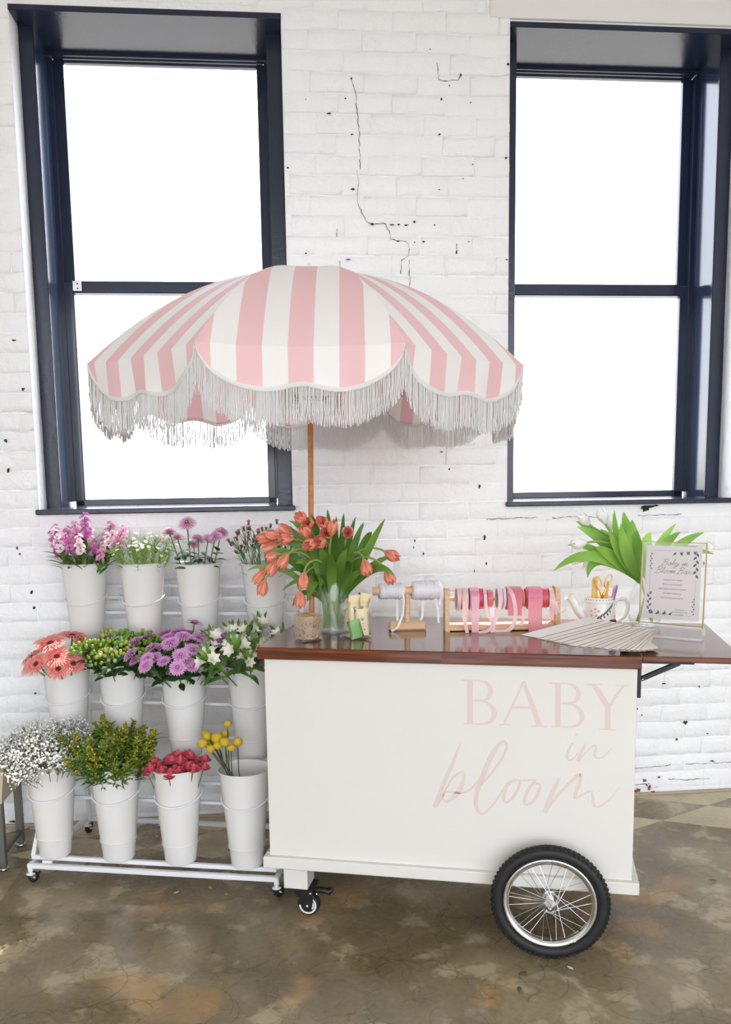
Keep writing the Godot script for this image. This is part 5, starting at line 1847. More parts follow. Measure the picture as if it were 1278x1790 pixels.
func table_sign() -> void:
	var t := CART * Transform3D(Basis(Vector3.UP, -0.44), Vector3(0.803, TOP, -0.335))
	var o := thing("acrylic_sign", "clear acrylic table sign with printed floral-bordered sheet", "sign", t)
	M.acrylic = rough(Color(0.98, 1, 0.98, 0.04), 0.02)
	M.acrylic.transparency = BaseMaterial3D.TRANSPARENCY_ALPHA
	var lean := Transform3D(Basis(Vector3.RIGHT, -0.06), Vector3(0, 0.045, 0))
	var W := 0.228
	var H := 0.305
	part("front_pane", bx(Vector3(0, H / 2, 0.003), Vector3(W, H, 0.003), 0.0005), M.acrylic, o, lean)
	part("back_pane", bx(Vector3(0, H / 2, -0.003), Vector3(W, H, 0.003), 0.0005), M.acrylic, o, lean)
	var gold := rough(rgb(196, 168, 96), 0.3, 0.8)
	part("edge_strip", bx(Vector3(0, H + 0.0005, 0), Vector3(W + 0.004, 0.0025, 0.0095)), gold, o, lean)
	part("edge_strip", bx(Vector3(-W / 2 - 0.001, H / 2, 0), Vector3(0.0025, H, 0.0095)), gold, o, lean)
	part("edge_strip", bx(Vector3(W / 2 + 0.001, H / 2, 0), Vector3(0.0025, H, 0.0095)), gold, o, lean)
	part("edge_strip", bx(Vector3(0, 0.006, 0), Vector3(W, 0.0022, 0.0095)), gold, o, lean)
	part("base_block", bx(Vector3(0, 0.0225, 0.0), Vector3(W + 0.01, 0.043, 0.05), 0.002), M.acrylic, o)
	var paper := part("sheet", bx(Vector3(0, 0.158, 0), Vector3(0.2, 0.268, 0.0008)), petal(rgb(238, 228, 228), 0.4, 0.8), o, lean)
	var ink := rough(rgb(62, 64, 66), 0.8)
	var z := 0.00065
	var ti := MB.new()
	for row in TITLE:
		strokes(ti, [row], z)
	part("lettering", ti, ink, paper)
	var lines := ["Choose Your Vase!", "Pick a Focal Flower", "Add Some Accent Flowers", "Fill with Greenery", "Take Home and Enjoy!"]
	for k in 5:
		part("lettering", words(lines[k], 0.0085), ink, paper, Transform3D(Basis(), Vector3(0, 0.168 - 0.0165 * k, z - 0.0003)))
	var low := ["FLOWERS BY", "THE FLOWERING CART", "COLUMBUS"]
	for k in 3:
		part("lettering", words(low[k], 0.006), ink, paper, Transform3D(Basis(), Vector3(0.03, 0.06 - 0.0085 * k, z - 0.0003)))
	# printed leafy border
	var bd := MB.new()
	for s in [[-0.075, 0.275, 0.075, 0.275], [0.082, 0.27, 0.082, 0.045], [0.075, 0.04, -0.075, 0.04], [-0.082, 0.045, -0.082, 0.27]]:
		strokes(bd, [[s[0], s[1], 0.0006, s[2], s[3], 0.0006]], z)
	var leaf := func(x: float, y: float, a: float, l: float) -> void:
		var d := Vector2(cos(a), sin(a)) * l
		strokes(bd, [[x, y, 0.0008, x + d.x * 0.45, y + d.y * 0.45, l * 0.5, x + d.x, y + d.y, 0.0006]], z)
	for k in 7:
		leaf.call(0.082 - 0.012 * k, 0.275 - 0.001 * k, -2.4 + (1.6 if k % 2 else 0.0), 0.016)
		leaf.call(0.082, 0.27 - 0.013 * k, -1.1 - (1.2 if k % 2 else 0.0), 0.017)
		leaf.call(-0.082, 0.045 + 0.011 * k, 0.9 + (1.2 if k % 2 else 0.0), 0.015)
		leaf.call(-0.08 + 0.012 * k, 0.04, 0.6 + (1.2 if k % 2 else 0.0), 0.015)
		leaf.call(0.078, 0.045 + 0.009 * k, 1.0 + (1.2 if k % 2 else 0.0), 0.008)
		leaf.call(-0.08, 0.265 - 0.009 * k, -1.0 - (1.2 if k % 2 else 0.0), 0.008)
	part("printed_border", bd, ink, paper)

func tulip_petals(inner: Color, outer: Color, edge: Color) -> Array:
	# a cupped petal from the base at the origin, rising along +y, bulging to +z; closed and half-open
	var out := []
	for op in [0.0, 0.14, 0.32]:
		var m := MB.new()
		var rows := []
		var n := 8
		for i in n + 1:
			var s := float(i) / n
			var r: float = 0.004 + 0.0185 * sin(clampf(s * 1.25, 0, 1) * PI * 0.5) * (1.0 - 0.62 * (1.0 - op * 0.8) * pow(s, 2.6))
			r += op * 0.010 * s * s
			var y: float = 0.052 * s * (1.0 - 0.10 * op)
			var ha: float = (0.80 * pow(maxf(sin(PI * pow(s, 0.72) * 0.93 + 0.12), 0.0), 0.55)) + 0.03
			var row := PackedVector3Array()
			for j in 5:
				var a := (j / 2.0 - 1.0) * ha
				row.append(Vector3(r * sin(a) * 1.02, y - 0.002 * absf(j - 2.0), r * cos(a)))
			rows.append(row)
		# colour across: pink flame in the middle, orange-cream edges
		for i in rows.size():
			for j in 5:
				var e := absf(j - 2.0) / 2.0
				m.col = outer.lerp(edge, clampf(e * e * 0.9 + 0.12 * (i / 8.0), 0, 1)).lerp(inner, 0.35 if i == 0 else 0.0)
				m.p(rows[i][j])
		for i in rows.size() - 1:
			for j in 4:
				m.quad(i * 5 + j, i * 5 + j + 1, (i + 1) * 5 + j + 1, (i + 1) * 5 + j)
		out.append(m.done())
	return out

func tulip(called: String, label: String, group: String, head: Vector3, face: Vector3, root: Vector3, neck: Vector3, shapes: Array, pm: Material, sm: Material, scale_: float, open_: int) -> Node3D:
	var o := thing(called, label, "tulip", CART, group)
	face = face.normalized()
	var mid := neck + Vector3(0, 0.05, 0) + (head - neck) * 0.25 + Vector3(0, 0.35 * maxf(0.0, Vector2(head.x - neck.x, head.z - neck.z).length() - 0.05), 0)
	var tailp := head - face * 0.06
	var pts := bez(root, root.lerp(neck, 0.5), neck, 3)
	pts.append_array(bez3(neck, mid, tailp, head, 9).slice(1))
	var st := MB.new()
	st.tube(pts, 0.0036 * scale_, 6)
	part("stem", st, sm, o)
	var b := along(face, rng.randf() * TAU)
	for k in 6:
		var inn := k % 2
		var sc := scale_ * (0.94 if inn else 1.0) * rng.randf_range(0.97, 1.03)
		part("petal", shapes[mini(open_ + (1 if inn == 0 and rng.randf() < 0.3 else 0), 2)], pm, o, Transform3D((b * Basis(Vector3.UP, k * PI / 3)).scaled(Vector3.ONE * sc), head - face * 0.002))
	if open_ > 0:
		var sta := MB.new()
		sta.tube([Vector3.ZERO, Vector3(0, 0.02, 0)], 0.0025, 6)
		for k in 6:
			sta.tube([Vector3.ZERO, Vector3(0.004 * cos(k), 0.012, 0.004 * sin(k)), Vector3(0.008 * cos(k * 1.05), 0.022, 0.008 * sin(k * 1.05))], [0.0008, 0.0008, 0.002], 4)
		part("stamens", sta, M.black, o, Transform3D(b, head))
	return o

func tulip_leaf(owner_: Node3D, tip: Vector3, ctl: Vector3, root: Vector3, half: float, m: Material, tone: Color, tone2: Color) -> void:
	var pts := bez(root, ctl, tip, 12)
	var hw := []
	var cols := []
	for k in 13:
		var s := k / 12.0
		hw.append(half * clampf(pow(sin(PI * clampf(0.10 + 0.9 * s, 0, 1)), 0.75), 0.03, 1.0) * (1.0 if s > 0.3 else 0.65 + s))
		cols.append(tone.lerp(tone2, clampf(0.5 + 0.5 * sin(s * 5.0 + half * 900.0), 0, 1)))
	var mb := MB.new()
	var dirn := (tip - root).normalized()
	var facing := (Vector3(0.1, 0.5, 1.0) + rv(0.5)).normalized()
	facing = (facing - dirn * facing.dot(dirn)).normalized()
	mb.blade(pts, hw, facing, 0.22, 0.0, cols)
	part("leaf", mb, m, owner_)

func coral_tulips() -> void:
	var c := Vector3(-0.456, TOP, -0.305)
	var v := thing("cylinder_vase", "tall clear cylinder vase of coral tulips", "vase", CART * Transform3D(Basis(), c))
	part("glass", glass_shell(0.068, 0.238, 0.014, 0.003, 40), M.glassware, v)
	part("water", turned([Vector2(0, 0.015), Vector2(0.0645, 0.015), Vector2(0.0645, 0.198), Vector2(0, 0.198)], 36), M.water, v)
	M.coral = tinted(0.45, 0.5)
	M.tulip_stem = petal(rgb(150, 176, 84), 0.3, 0.5)
	var shapes := tulip_petals(lin(252, 214, 140), lin(240, 122, 118), lin(254, 206, 152))
	var flowers := []
	for k in CORAL.size():
		var e: Array = CORAL[k]
		var head := Vector3(e[0], e[1], e[2])
		var face := Vector3(e[3], e[4], e[5])
		var a := atan2(head.z - c.z, head.x - c.x) + rng.randf_range(-0.5, 0.5)
		var d := 0.055 * sqrt(rng.randf())
		var ra := rng.randf() * TAU
		var neck := c + Vector3(cos(a) * 0.052, 0.238, sin(a) * 0.052)
		var root := c + Vector3(cos(ra) * d, 0.02, sin(ra) * d)
		# the head point is the middle of the bloom; its base lies behind along the axis
		var base := head - face.normalized() * 0.03
		var side := 0 if head.x < c.x - 0.13 else (2 if head.x > c.x + 0.08 else 1)
		var place := 0
		for f in CORAL:
			var fs := 0 if f[0] < c.x - 0.13 else (2 if f[0] > c.x + 0.08 else 1)
			if fs == side and f[1] > head.y:
				place += 1
		var where: String = ["left of", "above", "right of"][side] + " the clear vase, %s from the top there" % nth(place)
		flowers.append(tulip("coral_tulip", "coral tulip " + where, "coral tulips in the clear vase", base, face, root, neck, shapes, M.coral, M.tulip_stem, rng.randf_range(1.12, 1.3), 1 if face.z > 0.65 else 0))
	var nl := -1
	for e in CORAL_LEAVES:
		nl += 1
		var tip := Vector3(e[0], e[1], e[2])
		var a := atan2(tip.z - c.z, tip.x - c.x)
		var root := c + Vector3(cos(a) * 0.04, 0.12, sin(a) * 0.04)
		tulip_leaf(flowers[nl % flowers.size()], tip, Vector3(e[3], e[4], e[5]), root, e[6] * 1.1, M.leaf, lin(84, 124, 46), lin(120, 158, 66))

func white_tulips() -> void:
	var c := Vector3(0.745, TOP, -0.61)
	var v := thing("pear_vase", "rounded clear vase of white tulips behind the table sign", "vase", CART * Transform3D(Basis(), c))
	var pr := [Vector2(0, 0), Vector2(0.045, 0), Vector2(0.062, 0.02), Vector2(0.072, 0.06), Vector2(0.064, 0.11), Vector2(0.045, 0.16), Vector2(0.036, 0.19), Vector2(0.042, 0.205), Vector2(0.040, 0.206), Vector2(0.034, 0.19), Vector2(0.043, 0.16), Vector2(0.062, 0.11), Vector2(0.069, 0.06), Vector2(0.059, 0.022), Vector2(0.044, 0.01), Vector2(0, 0.01)]
	part("glass", turned(pr, 36), M.glassware, v)
	M.white_petal = tinted(0.45, 0.4)
	var shapes := tulip_petals(lin(236, 240, 206), lin(252, 250, 246), lin(252, 251, 246))
	var lm := tinted(0.45, 0.8)
	var flowers := []
	for k in WHITE.size():
		var e: Array = WHITE[k]
		var head := Vector3(e[0], e[1], e[2])
		var face := Vector3(e[3], e[4], e[5])
		var a := atan2(head.z - c.z, head.x - c.x) + rng.randf_range(-0.5, 0.5)
		var neck := c + Vector3(cos(a) * 0.025, 0.2, sin(a) * 0.025)
		var root := c + Vector3(-cos(a) * 0.03, 0.015, -sin(a) * 0.03)
		var place := 0
		for f in WHITE:
			if f[0] < head.x - 0.0005 or (absf(f[0] - head.x) <= 0.0005 and f[1] < head.y):
				place += 1
		flowers.append(tulip("white_tulip", "white tulip near the table sign, %s from the left" % nth(place), "white tulips in the rounded vase", head - face.normalized() * 0.03, face, root, neck, shapes, M.white_petal, M.tulip_stem, rng.randf_range(1.15, 1.3), 0))
	var nl := -1
	for e in WHITE_LEAVES:
		nl += 1
		var tip := Vector3(e[0], e[1], e[2])
		var a := atan2(tip.z - c.z, tip.x - c.x)
		var root := c + Vector3(cos(a) * 0.022, 0.17, sin(a) * 0.022)
		tulip_leaf(flowers[nl % flowers.size()], tip, Vector3(e[3], e[4], e[5]), root, e[6] * 1.15, lm, lin(122, 176, 66), lin(166, 208, 100))

# measured from the photograph, in metres
const CRACKS := [[0.3648, 3.43, 0.3837, 3.365, 0.3875, 3.287, 0.395, 3.228, 0.3966, 3.118, 0.3981, 3.046],
	[0.3812, 3.042, 0.3889, 2.998, 0.3839, 2.95, 0.3872, 2.89, 0.4077, 2.846, 0.4201, 2.822, 0.4369, 2.81, 0.5093, 2.809],
	[0.5111, 2.811, 0.5177, 2.791, 0.5303, 2.775, 0.5342, 2.742, 0.5684, 2.733, 0.6028, 2.733, 0.6198, 2.719, 0.6194, 2.669, 0.5848, 2.649, 0.5799, 2.587],
	[0.754, 3.511, 0.759, 3.48, 0.7605, 3.441, 0.7944, 3.434, 0.8538, 3.439, 0.8665, 3.463],
	[0.2882, 2.784, 0.2858, 2.748],
	[0.8446, 2.725, 0.8463, 2.68],
	[0.2957, 2.642, 0.2948, 2.593],
	[0.6204, 2.649, 0.6225, 2.572, 0.6194, 2.515],
	[1.319, 1.441, 1.449, 1.444, 1.594, 1.439],
	[1.755, 1.444, 1.887, 1.445, 1.976, 1.446],
	[0.9906, 1.439, 1.247, 1.445],
	[1.758, 0.058, 1.853, 0.0625],
	[1.756, 0.1467, 1.942, 0.1532, 1.964, 0.1584],
	[2.044, 0.1577, 2.174, 0.1547, 2.291, 0.1585],
	[1.954, 0.0822, 2.053, 0.0712, 2.177, 0.0745],
	[-1.301, 0.1738, -1.298, 0.1278],
	[-1.291, 0.1217, -1.291, 0.0757],
	[-0.4763, 0.1443, -0.4809, 0.0978],
	[-0.1851, 0.1005, -0.1832, 0.0709]]
const CHIPS := [[0.3632, 3.432, 0.0044, 0.0071, 0],
	[0.3352, 3.349, 0.0053, 0.0035, 0],
	[0.363, 2.96, 0.0124, 0.0053, 0],
	[0.4497, 2.806, 0.0124, 0.0053, 0],
	[0.5435, 2.806, 0.0124, 0.0035, 0],
	[0.5734, 2.807, 0.0071, 0.0035, 0],
	[0.606, 2.805, 0.0124, 0.0044, 0],
	[0.6464, 2.819, 0.0071, 0.0053, 0],
	[0.7746, 3.356, 0.0071, 0.0071, 0],
	[0.8648, 3.463, 0.0044, 0.0071, 0],
	[0.7656, 3.204, 0.0071, 0.0062, 0],
	[0.7631, 2.963, 0.0053, 0.0035, 0],
	[1.078, 3.108, 0.0071, 0.0053, 0],
	[0.8113, 3.415, 0.0035, 0.0035, 0],
	[0.9207, 3.078, 0.0044, 0.0026, 0],
	[0.8446, 2.688, 0.0044, 0.0106, 0],
	[0.9029, 2.735, 0.0035, 0.0035, 0],
	[0.5684, 2.733, 0.0124, 0.0035, 0],
	[0.6888, 2.733, 0.0079, 0.0035, 0],
	[0.6457, 2.729, 0.0044, 0.0035, 0],
	[0.741, 2.807, 0.0035, 0.0035, 0],
	[0.26, 3.284, 0.0124, 0.0035, 0],
	[0.9109, 3.345, 0.0026, 0.0026, 0],
	[0.875, 3.014, 0.0035, 0.0026, 0],
	[0.7231, 3.568, 0.0026, 0.0026, 0],
	[0.1562, 3.341, 0.0026, 0.0026, 0],
	[0.3367, 2.65, 0.0141, 0.0035, 0],
	[0.068, 3.048, 0.0062, 0.0035, 0],
	[1.084, 3.514, 0.0088, 0.0053, 0],
	[1.083, 2.655, 0.0071, 0.0035, 0],
	[0.1424, 2.675, 0.0053, 0.0044, 0],
	[0.3626, 3.196, 0.0053, 0.0035, 0],
	[2.036, 0.3773, 0.0137, 0.0096, 0],
	[1.993, 0.2912, 0.0083, 0.0083, 0],
	[1.778, 0.4601, 0.0041, 0.0041, 0],
	[1.803, 0.4261, 0.0041, 0.0041, 0],
	[2.103, 0.5643, 0.0033, 0.0083, 0],
	[2.158, 0.3144, 0.0069, 0.0033, 0],
	[1.801, 1.486, 0.044, 0.0137, 0],
	[1.792, 1.477, 0.0247, 0.0165, 0],
	[1.842, 1.491, 0.022, 0.0083, 0],
	[0.9914, 1.223, 0.0055, 0.011, 0],
	[0.9824, 1.35, 0.0083, 0.0165, 0],
	[0.638, 1.343, 0.0041, 0.0083, 0],
	[0.6797, 1.278, 0.0041, 0.011, 0],
	[0.6322, 1.31, 0.0027, 0.0083, 0],
	[0.9315, 1.188, 0.0027, 0.011, 0],
	[-1.248, 1.841, 0.0083, 0.011, 0],
	[-1.181, 2.286, 0.011, 0.0055, 0],
	[-1.244, 1.706, 0.0083, 0.011, 0],
	[-1.157, 2.071, 0.011, 0.0083, 0],
	[-1.229, 1.348, 0.0055, 0.0083, 0],
	[-1.177, 1.14, 0.0083, 0.011, 0],
	[-1.218, 1.321, 0.0055, 0.0055, 0],
	[-1.169, 1.067, 0.0083, 0.0083, 0],
	[-1.285, 0.1329, 0.0055, 0.0247, 0],
	[-1.282, 0.0579, 0.0055, 0.0055, 0],
	[-1.329, 0.0258, 0.0165, 0.0055, 0],
	[1.838, 0.054, 0.0083, 0.0055, 0],
	[-1.189, 0.6547, 0.0055, 0.0055, 0],
	[2.104, 1.197, 0.0055, 0.011, 0],
	[2.083, 1.125, 0.0041, 0.0137, 0],
	[0.8074, 1.684, 0.0055, 0.0041, 0],
	[0.7714, 1.766, 0.0083, 0.0041, 0],
	[0.9561, 1.6, 0.0055, 0.011, 0],
	[1.914, 0.5863, 0.0137, 0.0041, 0],
	[1.772, 0.2403, 0.0055, 0.0041, 0],
	[2.189, 0.1663, 0.0137, 0.0055, 0],
	[1.793, 0.0286, 0.022, 0.011, 1],
	[1.854, 0.041, 0.0137, 0.0165, 1],
	[1.825, 0.0792, 0.011, 0.0083, 1],
	[1.873, 0.0123, 0.0137, 0.0083, 1],
	[1.769, 0.0206, 0.0137, 0.0083, 1],
	[1.904, 0.0938, 0.011, 0.0055, 1],
	[-1.34, 0.0263, 0.0137, 0.0055, 1]]
const LETTERS := [[0.0977, 0.9466, 0.0198, 0.0979, 0.7933, 0.0199],
	[0.0675, 0.9477, 0.0035, 0.0824, 0.9472, 0.0045, 0.1007, 0.9477, 0.0059],
	[0.074, 0.7923, 0.004, 0.0899, 0.7925, 0.006, 0.1074, 0.7927, 0.0045],
	[0.0972, 0.9471, 0.004, 0.1293, 0.9476, 0.0049, 0.1564, 0.9383, 0.0118, 0.1688, 0.9149, 0.0167, 0.163, 0.8919, 0.0128, 0.1468, 0.8807, 0.0069, 0.1048, 0.8766, 0.005],
	[0.1048, 0.8766, 0.0045, 0.1443, 0.875, 0.0069, 0.17, 0.8591, 0.0138, 0.1819, 0.8315, 0.0177, 0.1707, 0.8055, 0.0128, 0.1421, 0.7936, 0.0059, 0.0974, 0.7923, 0.004],
	[0.2805, 0.9488, 0.0068, 0.2496, 0.8757, 0.0078, 0.216, 0.8012, 0.0088],
	[0.2796, 0.9493, 0.0097, 0.3053, 0.8818, 0.0164, 0.3352, 0.796, 0.0203],
	[0.2415, 0.8562, 0.0097, 0.3056, 0.8581, 0.0097],
	[0.1978, 0.7928, 0.0034, 0.2184, 0.7957, 0.0064, 0.2405, 0.7926, 0.0034],
	[0.3086, 0.7924, 0.0039, 0.3352, 0.7945, 0.0068, 0.3608, 0.7925, 0.0034],
	[0.3952, 0.9455, 0.019, 0.3973, 0.7951, 0.0192],
	[0.3661, 0.9465, 0.0033, 0.3804, 0.946, 0.0043, 0.398, 0.9466, 0.0057],
	[0.3743, 0.7941, 0.0038, 0.3896, 0.7942, 0.0058, 0.4064, 0.7944, 0.0043],
	[0.3947, 0.946, 0.0038, 0.4256, 0.9464, 0.0047, 0.4518, 0.9373, 0.0113, 0.464, 0.9144, 0.0161, 0.4587, 0.8918, 0.0123, 0.4432, 0.8807, 0.0066, 0.4028, 0.8768, 0.0048],
	[0.4028, 0.8768, 0.0043, 0.4409, 0.8752, 0.0066, 0.4658, 0.8596, 0.0132, 0.4777, 0.8325, 0.017, 0.4672, 0.807, 0.0123, 0.4398, 0.7953, 0.0057, 0.3968, 0.794, 0.0038],
	[0.5114, 0.9467, 0.0141, 0.5331, 0.9172, 0.0178, 0.5612, 0.8701, 0.0187],
	[0.6107, 0.945, 0.0074, 0.5892, 0.9117, 0.0084, 0.5658, 0.8703, 0.0103],
	[0.5611, 0.8736, 0.0187, 0.5627, 0.794, 0.0187],
	[0.4879, 0.9474, 0.0033, 0.5138, 0.9463, 0.0056, 0.5418, 0.9467, 0.0033],
	[0.5847, 0.9466, 0.0032, 0.6093, 0.9449, 0.0046, 0.6328, 0.9462, 0.0032],
	[0.5355, 0.7918, 0.0038, 0.5628, 0.792, 0.0056, 0.5886, 0.7906, 0.0033],
	[0.0639, 0.7184, 0.005, 0.0386, 0.6499, 0.0132, 0.0036, 0.566, 0.0146, -0.026, 0.4855, 0.016],
	[-0.0215, 0.4851, 0.0096, -0.0045, 0.5126, 0.0077, 0.0147, 0.5534, 0.0064, 0.0386, 0.5942, 0.0076, 0.067, 0.616, 0.0082, 0.077, 0.5995, 0.0107, 0.0701, 0.5697, 0.0145, 0.0512, 0.5357, 0.0184, 0.0194, 0.5054, 0.0095, 0.0035, 0.5164, 0.0057, 0.0083, 0.5349, 0.0057, 0.0258, 0.5415, 0.0057, 0.0638, 0.5397, 0.0082, 0.0953, 0.5514, 0.0063, 0.1204, 0.579, 0.005, 0.1282, 0.5892, 0.0044],
	[0.1398, 0.5768, 0.0056, 0.1702, 0.6143, 0.0062, 0.2071, 0.668, 0.0074, 0.2246, 0.714, 0.0074, 0.2165, 0.7338, 0.0104, 0.2006, 0.7241, 0.0123, 0.1699, 0.6727, 0.0161, 0.1422, 0.603, 0.0168, 0.1242, 0.5498, 0.015, 0.119, 0.5035, 0.0144, 0.1307, 0.4719, 0.0094, 0.1473, 0.4706, 0.0069, 0.1769, 0.5004, 0.0062, 0.2077, 0.548, 0.0056, 0.217, 0.5616, 0.0062],
	[0.2522, 0.5967, 0.0111, 0.2262, 0.5751, 0.0142, 0.2156, 0.5322, 0.013, 0.2228, 0.5137, 0.0074, 0.245, 0.5306, 0.0111, 0.2663, 0.5676, 0.0098, 0.2704, 0.5922, 0.0061],
	[0.2491, 0.5991, 0.0062, 0.2753, 0.5966, 0.0055, 0.3028, 0.5994, 0.0055, 0.3248, 0.6013, 0.0067],
	[0.3227, 0.596, 0.0085, 0.2971, 0.5596, 0.0116, 0.287, 0.5201, 0.0111, 0.2951, 0.5098, 0.0086, 0.3188, 0.5252, 0.011, 0.3374, 0.5619, 0.011, 0.3383, 0.5862, 0.0073, 0.3228, 0.5879, 0.0067],
	[0.4051, 0.6121, 0.0098, 0.3813, 0.5558, 0.0153, 0.3562, 0.4837, 0.0137],
	[0.3603, 0.4875, 0.011, 0.3844, 0.5269, 0.0098, 0.4219, 0.5755, 0.0092, 0.4591, 0.6173, 0.0097, 0.4767, 0.6274, 0.0124, 0.4716, 0.5927, 0.0118, 0.4605, 0.5603, 0.0108, 0.4581, 0.5434, 0.0092],
	[0.4603, 0.5424, 0.007, 0.487, 0.559, 0.0059, 0.511, 0.5719, 0.0064, 0.5174, 0.555, 0.008, 0.5204, 0.5263, 0.0091, 0.5335, 0.5156, 0.0075, 0.5546, 0.5278, 0.0064, 0.5833, 0.5588, 0.0048, 0.6052, 0.5901, 0.0026],
	[0.4477, 0.7382, 0.0054, 0.436, 0.7169, 0.0091, 0.4299, 0.688, 0.0086, 0.4393, 0.6776, 0.0054, 0.4552, 0.6893, 0.0043, 0.4657, 0.704, 0.0043],
	[0.4619, 0.7726, 0.0075, 0.4577, 0.7662, 0.0064],
	[0.4905, 0.7388, 0.0059, 0.479, 0.7132, 0.0107, 0.4651, 0.676, 0.0113],
	[0.4675, 0.677, 0.008, 0.4872, 0.7022, 0.0048, 0.5107, 0.7289, 0.0043, 0.5239, 0.7346, 0.0058, 0.523, 0.7153, 0.008, 0.5225, 0.6968, 0.0064, 0.5328, 0.688, 0.0048, 0.5512, 0.6968, 0.0037, 0.5771, 0.7269, 0.0021]]
const CORAL := [[-0.5413, 1.503, -0.17, -0.3, 0.5, 0.7],
	[-0.5132, 1.486, -0.17, -0.1, 0.2, 1],
	[-0.4585, 1.488, -0.17, 0, 0.4, 0.9],
	[-0.4474, 1.448, -0.17, 0.1, 0.1, 1],
	[-0.4219, 1.471, -0.17, 0.2, 1, 0.2],
	[-0.3747, 1.448, -0.22, 0.2, 0.1, 1],
	[-0.5271, 1.454, -0.17, -0.2, 0.6, 0.5],
	[-0.6389, 1.454, -0.28, -0.8, 0.5, 0.3],
	[-0.6738, 1.438, -0.22, -1, 0.2, 0.3],
	[-0.7175, 1.422, -0.27, -1, -0.1, 0.1],
	[-0.6023, 1.425, -0.16, -0.6, 0, 0.8],
	[-0.709, 1.399, -0.3, -1, -0.2, 0.2],
	[-0.693, 1.384, -0.24, -1, -0.4, 0.3],
	[-0.6678, 1.355, -0.2, -1, -0.3, 0.4],
	[-0.6135, 1.339, -0.16, -0.5, -0.8, 0.4],
	[-0.6629, 1.311, -0.18, -0.5, -0.9, 0.3],
	[-0.7101, 1.306, -0.25, -0.6, -0.8, 0.2],
	[-0.7226, 1.273, -0.2, -0.6, -0.8, 0.3],
	[-0.6982, 1.236, -0.17, -0.2, -1, 0.3],
	[-0.5005, 1.409, -0.14, -0.3, -0.2, 1],
	[-0.4638, 1.415, -0.15, -0.3, 0.1, 1],
	[-0.5246, 1.272, -0.12, 0, -1, 0.45],
	[-0.5456, 1.196, -0.15, 0.1, -1, 0.2],
	[-0.2152, 1.357, -0.26, 0.8, -0.4, 0.4],
	[-0.2181, 1.277, -0.22, 0.5, -0.9, 0.4],
	[-0.3029, 1.315, -0.2, 0.3, -0.9, 0.4]]
const CORAL_LEAVES := [[-0.7697, 1.302, -0.2, -0.6454, 1.371, -0.24, 0.011],
	[-0.6331, 1.224, -0.2, -0.5331, 1.327, -0.24, 0.011],
	[-0.5802, 1.169, -0.16, -0.5631, 1.264, -0.22, 0.011],
	[-0.5219, 1.191, -0.16, -0.5094, 1.351, -0.22, 0.0242],
	[-0.4705, 1.222, -0.16, -0.4782, 1.351, -0.22, 0.022],
	[-0.2398, 1.495, -0.26, -0.3158, 1.369, -0.27, 0.0176],
	[-0.2983, 1.443, -0.3, -0.3187, 1.433, -0.29, 0.0198],
	[-0.366, 1.501, -0.33, -0.4007, 1.399, -0.305, 0.0132],
	[-0.3289, 1.482, -0.3, -0.375, 1.4, -0.29, 0.0132],
	[-0.4154, 1.516, -0.34, -0.4199, 1.399, -0.31, 0.0132],
	[-0.4129, 1.509, -0.2, -0.4241, 1.404, -0.24, 0.0132],
	[-0.4473, 1.535, -0.2, -0.4414, 1.426, -0.24, 0.0132],
	[-0.5093, 1.518, -0.2, -0.4749, 1.426, -0.24, 0.0132],
	[-0.6312, 1.487, -0.32, -0.5117, 1.455, -0.3, 0.0154],
	[-0.6559, 1.471, -0.3, -0.5436, 1.444, -0.29, 0.0132],
	[-0.7008, 1.373, -0.22, -0.5676, 1.414, -0.25, 0.0154],
	[-0.6683, 1.359, -0.18, -0.5633, 1.365, -0.23, 0.0154],
	[-0.6202, 1.399, -0.25, -0.5377, 1.413, -0.265, 0.0176],
	[-0.1844, 1.351, -0.3, -0.3087, 1.361, -0.29, 0.011],
	[-0.1921, 1.29, -0.18, -0.2752, 1.373, -0.23, 0.0154],
	[-0.3166, 1.274, -0.2, -0.3366, 1.35, -0.24, 0.011],
	[-0.3455, 1.445, -0.28, -0.3844, 1.379, -0.28, 0.0132],
	[-0.3347, 1.472, -0.34, -0.3793, 1.399, -0.31, 0.011],
	[-0.3649, 1.389, -0.16, -0.4121, 1.33, -0.22, 0.022],
	[-0.4279, 1.378, -0.16, -0.4433, 1.319, -0.22, 0.0198],
	[-0.3498, 1.375, -0.2, -0.3878, 1.328, -0.24, 0.0242],
	[-0.5018, 1.461, -0.2, -0.4532, 1.393, -0.24, 0.0198],
	[-0.4763, 1.387, -0.18, -0.4513, 1.372, -0.23, 0.022],
	[-0.4208, 1.439, -0.2, -0.4314, 1.371, -0.24, 0.0198],
	[-0.5435, 1.385, -0.2, -0.4865, 1.404, -0.24, 0.0198],
	[-0.4034, 1.447, -0.25, -0.4149, 1.369, -0.265, 0.0198],
	[-0.3571, 1.332, -0.2, -0.3853, 1.343, -0.24, 0.0198],
	[-0.5761, 1.331, -0.2, -0.5209, 1.371, -0.24, 0.0154],
	[-0.6188, 1.296, -0.22, -0.524, 1.348, -0.25, 0.0132]]
const WHITE := [[0.502, 1.474, -0.62, -0.6, 0.6, 0.2],
	[0.5697, 1.49, -0.55, -0.3, 0.9, 0.2],
	[0.4781, 1.384, -0.5, -0.9, -0.1, 0.4],
	[0.9692, 1.361, -0.6, 1, -0.1, 0.2],
	[0.4748, 1.317, -0.6, -0.8, -0.5, 0.2],
	[0.8423, 1.354, -0.66, 0.4, -0.2, 0.4],
	[0.6113, 1.46, -0.66, 0, 0.9, 0.2],
	[0.5274, 1.295, -0.62, -0.5, -0.7, 0.2]]
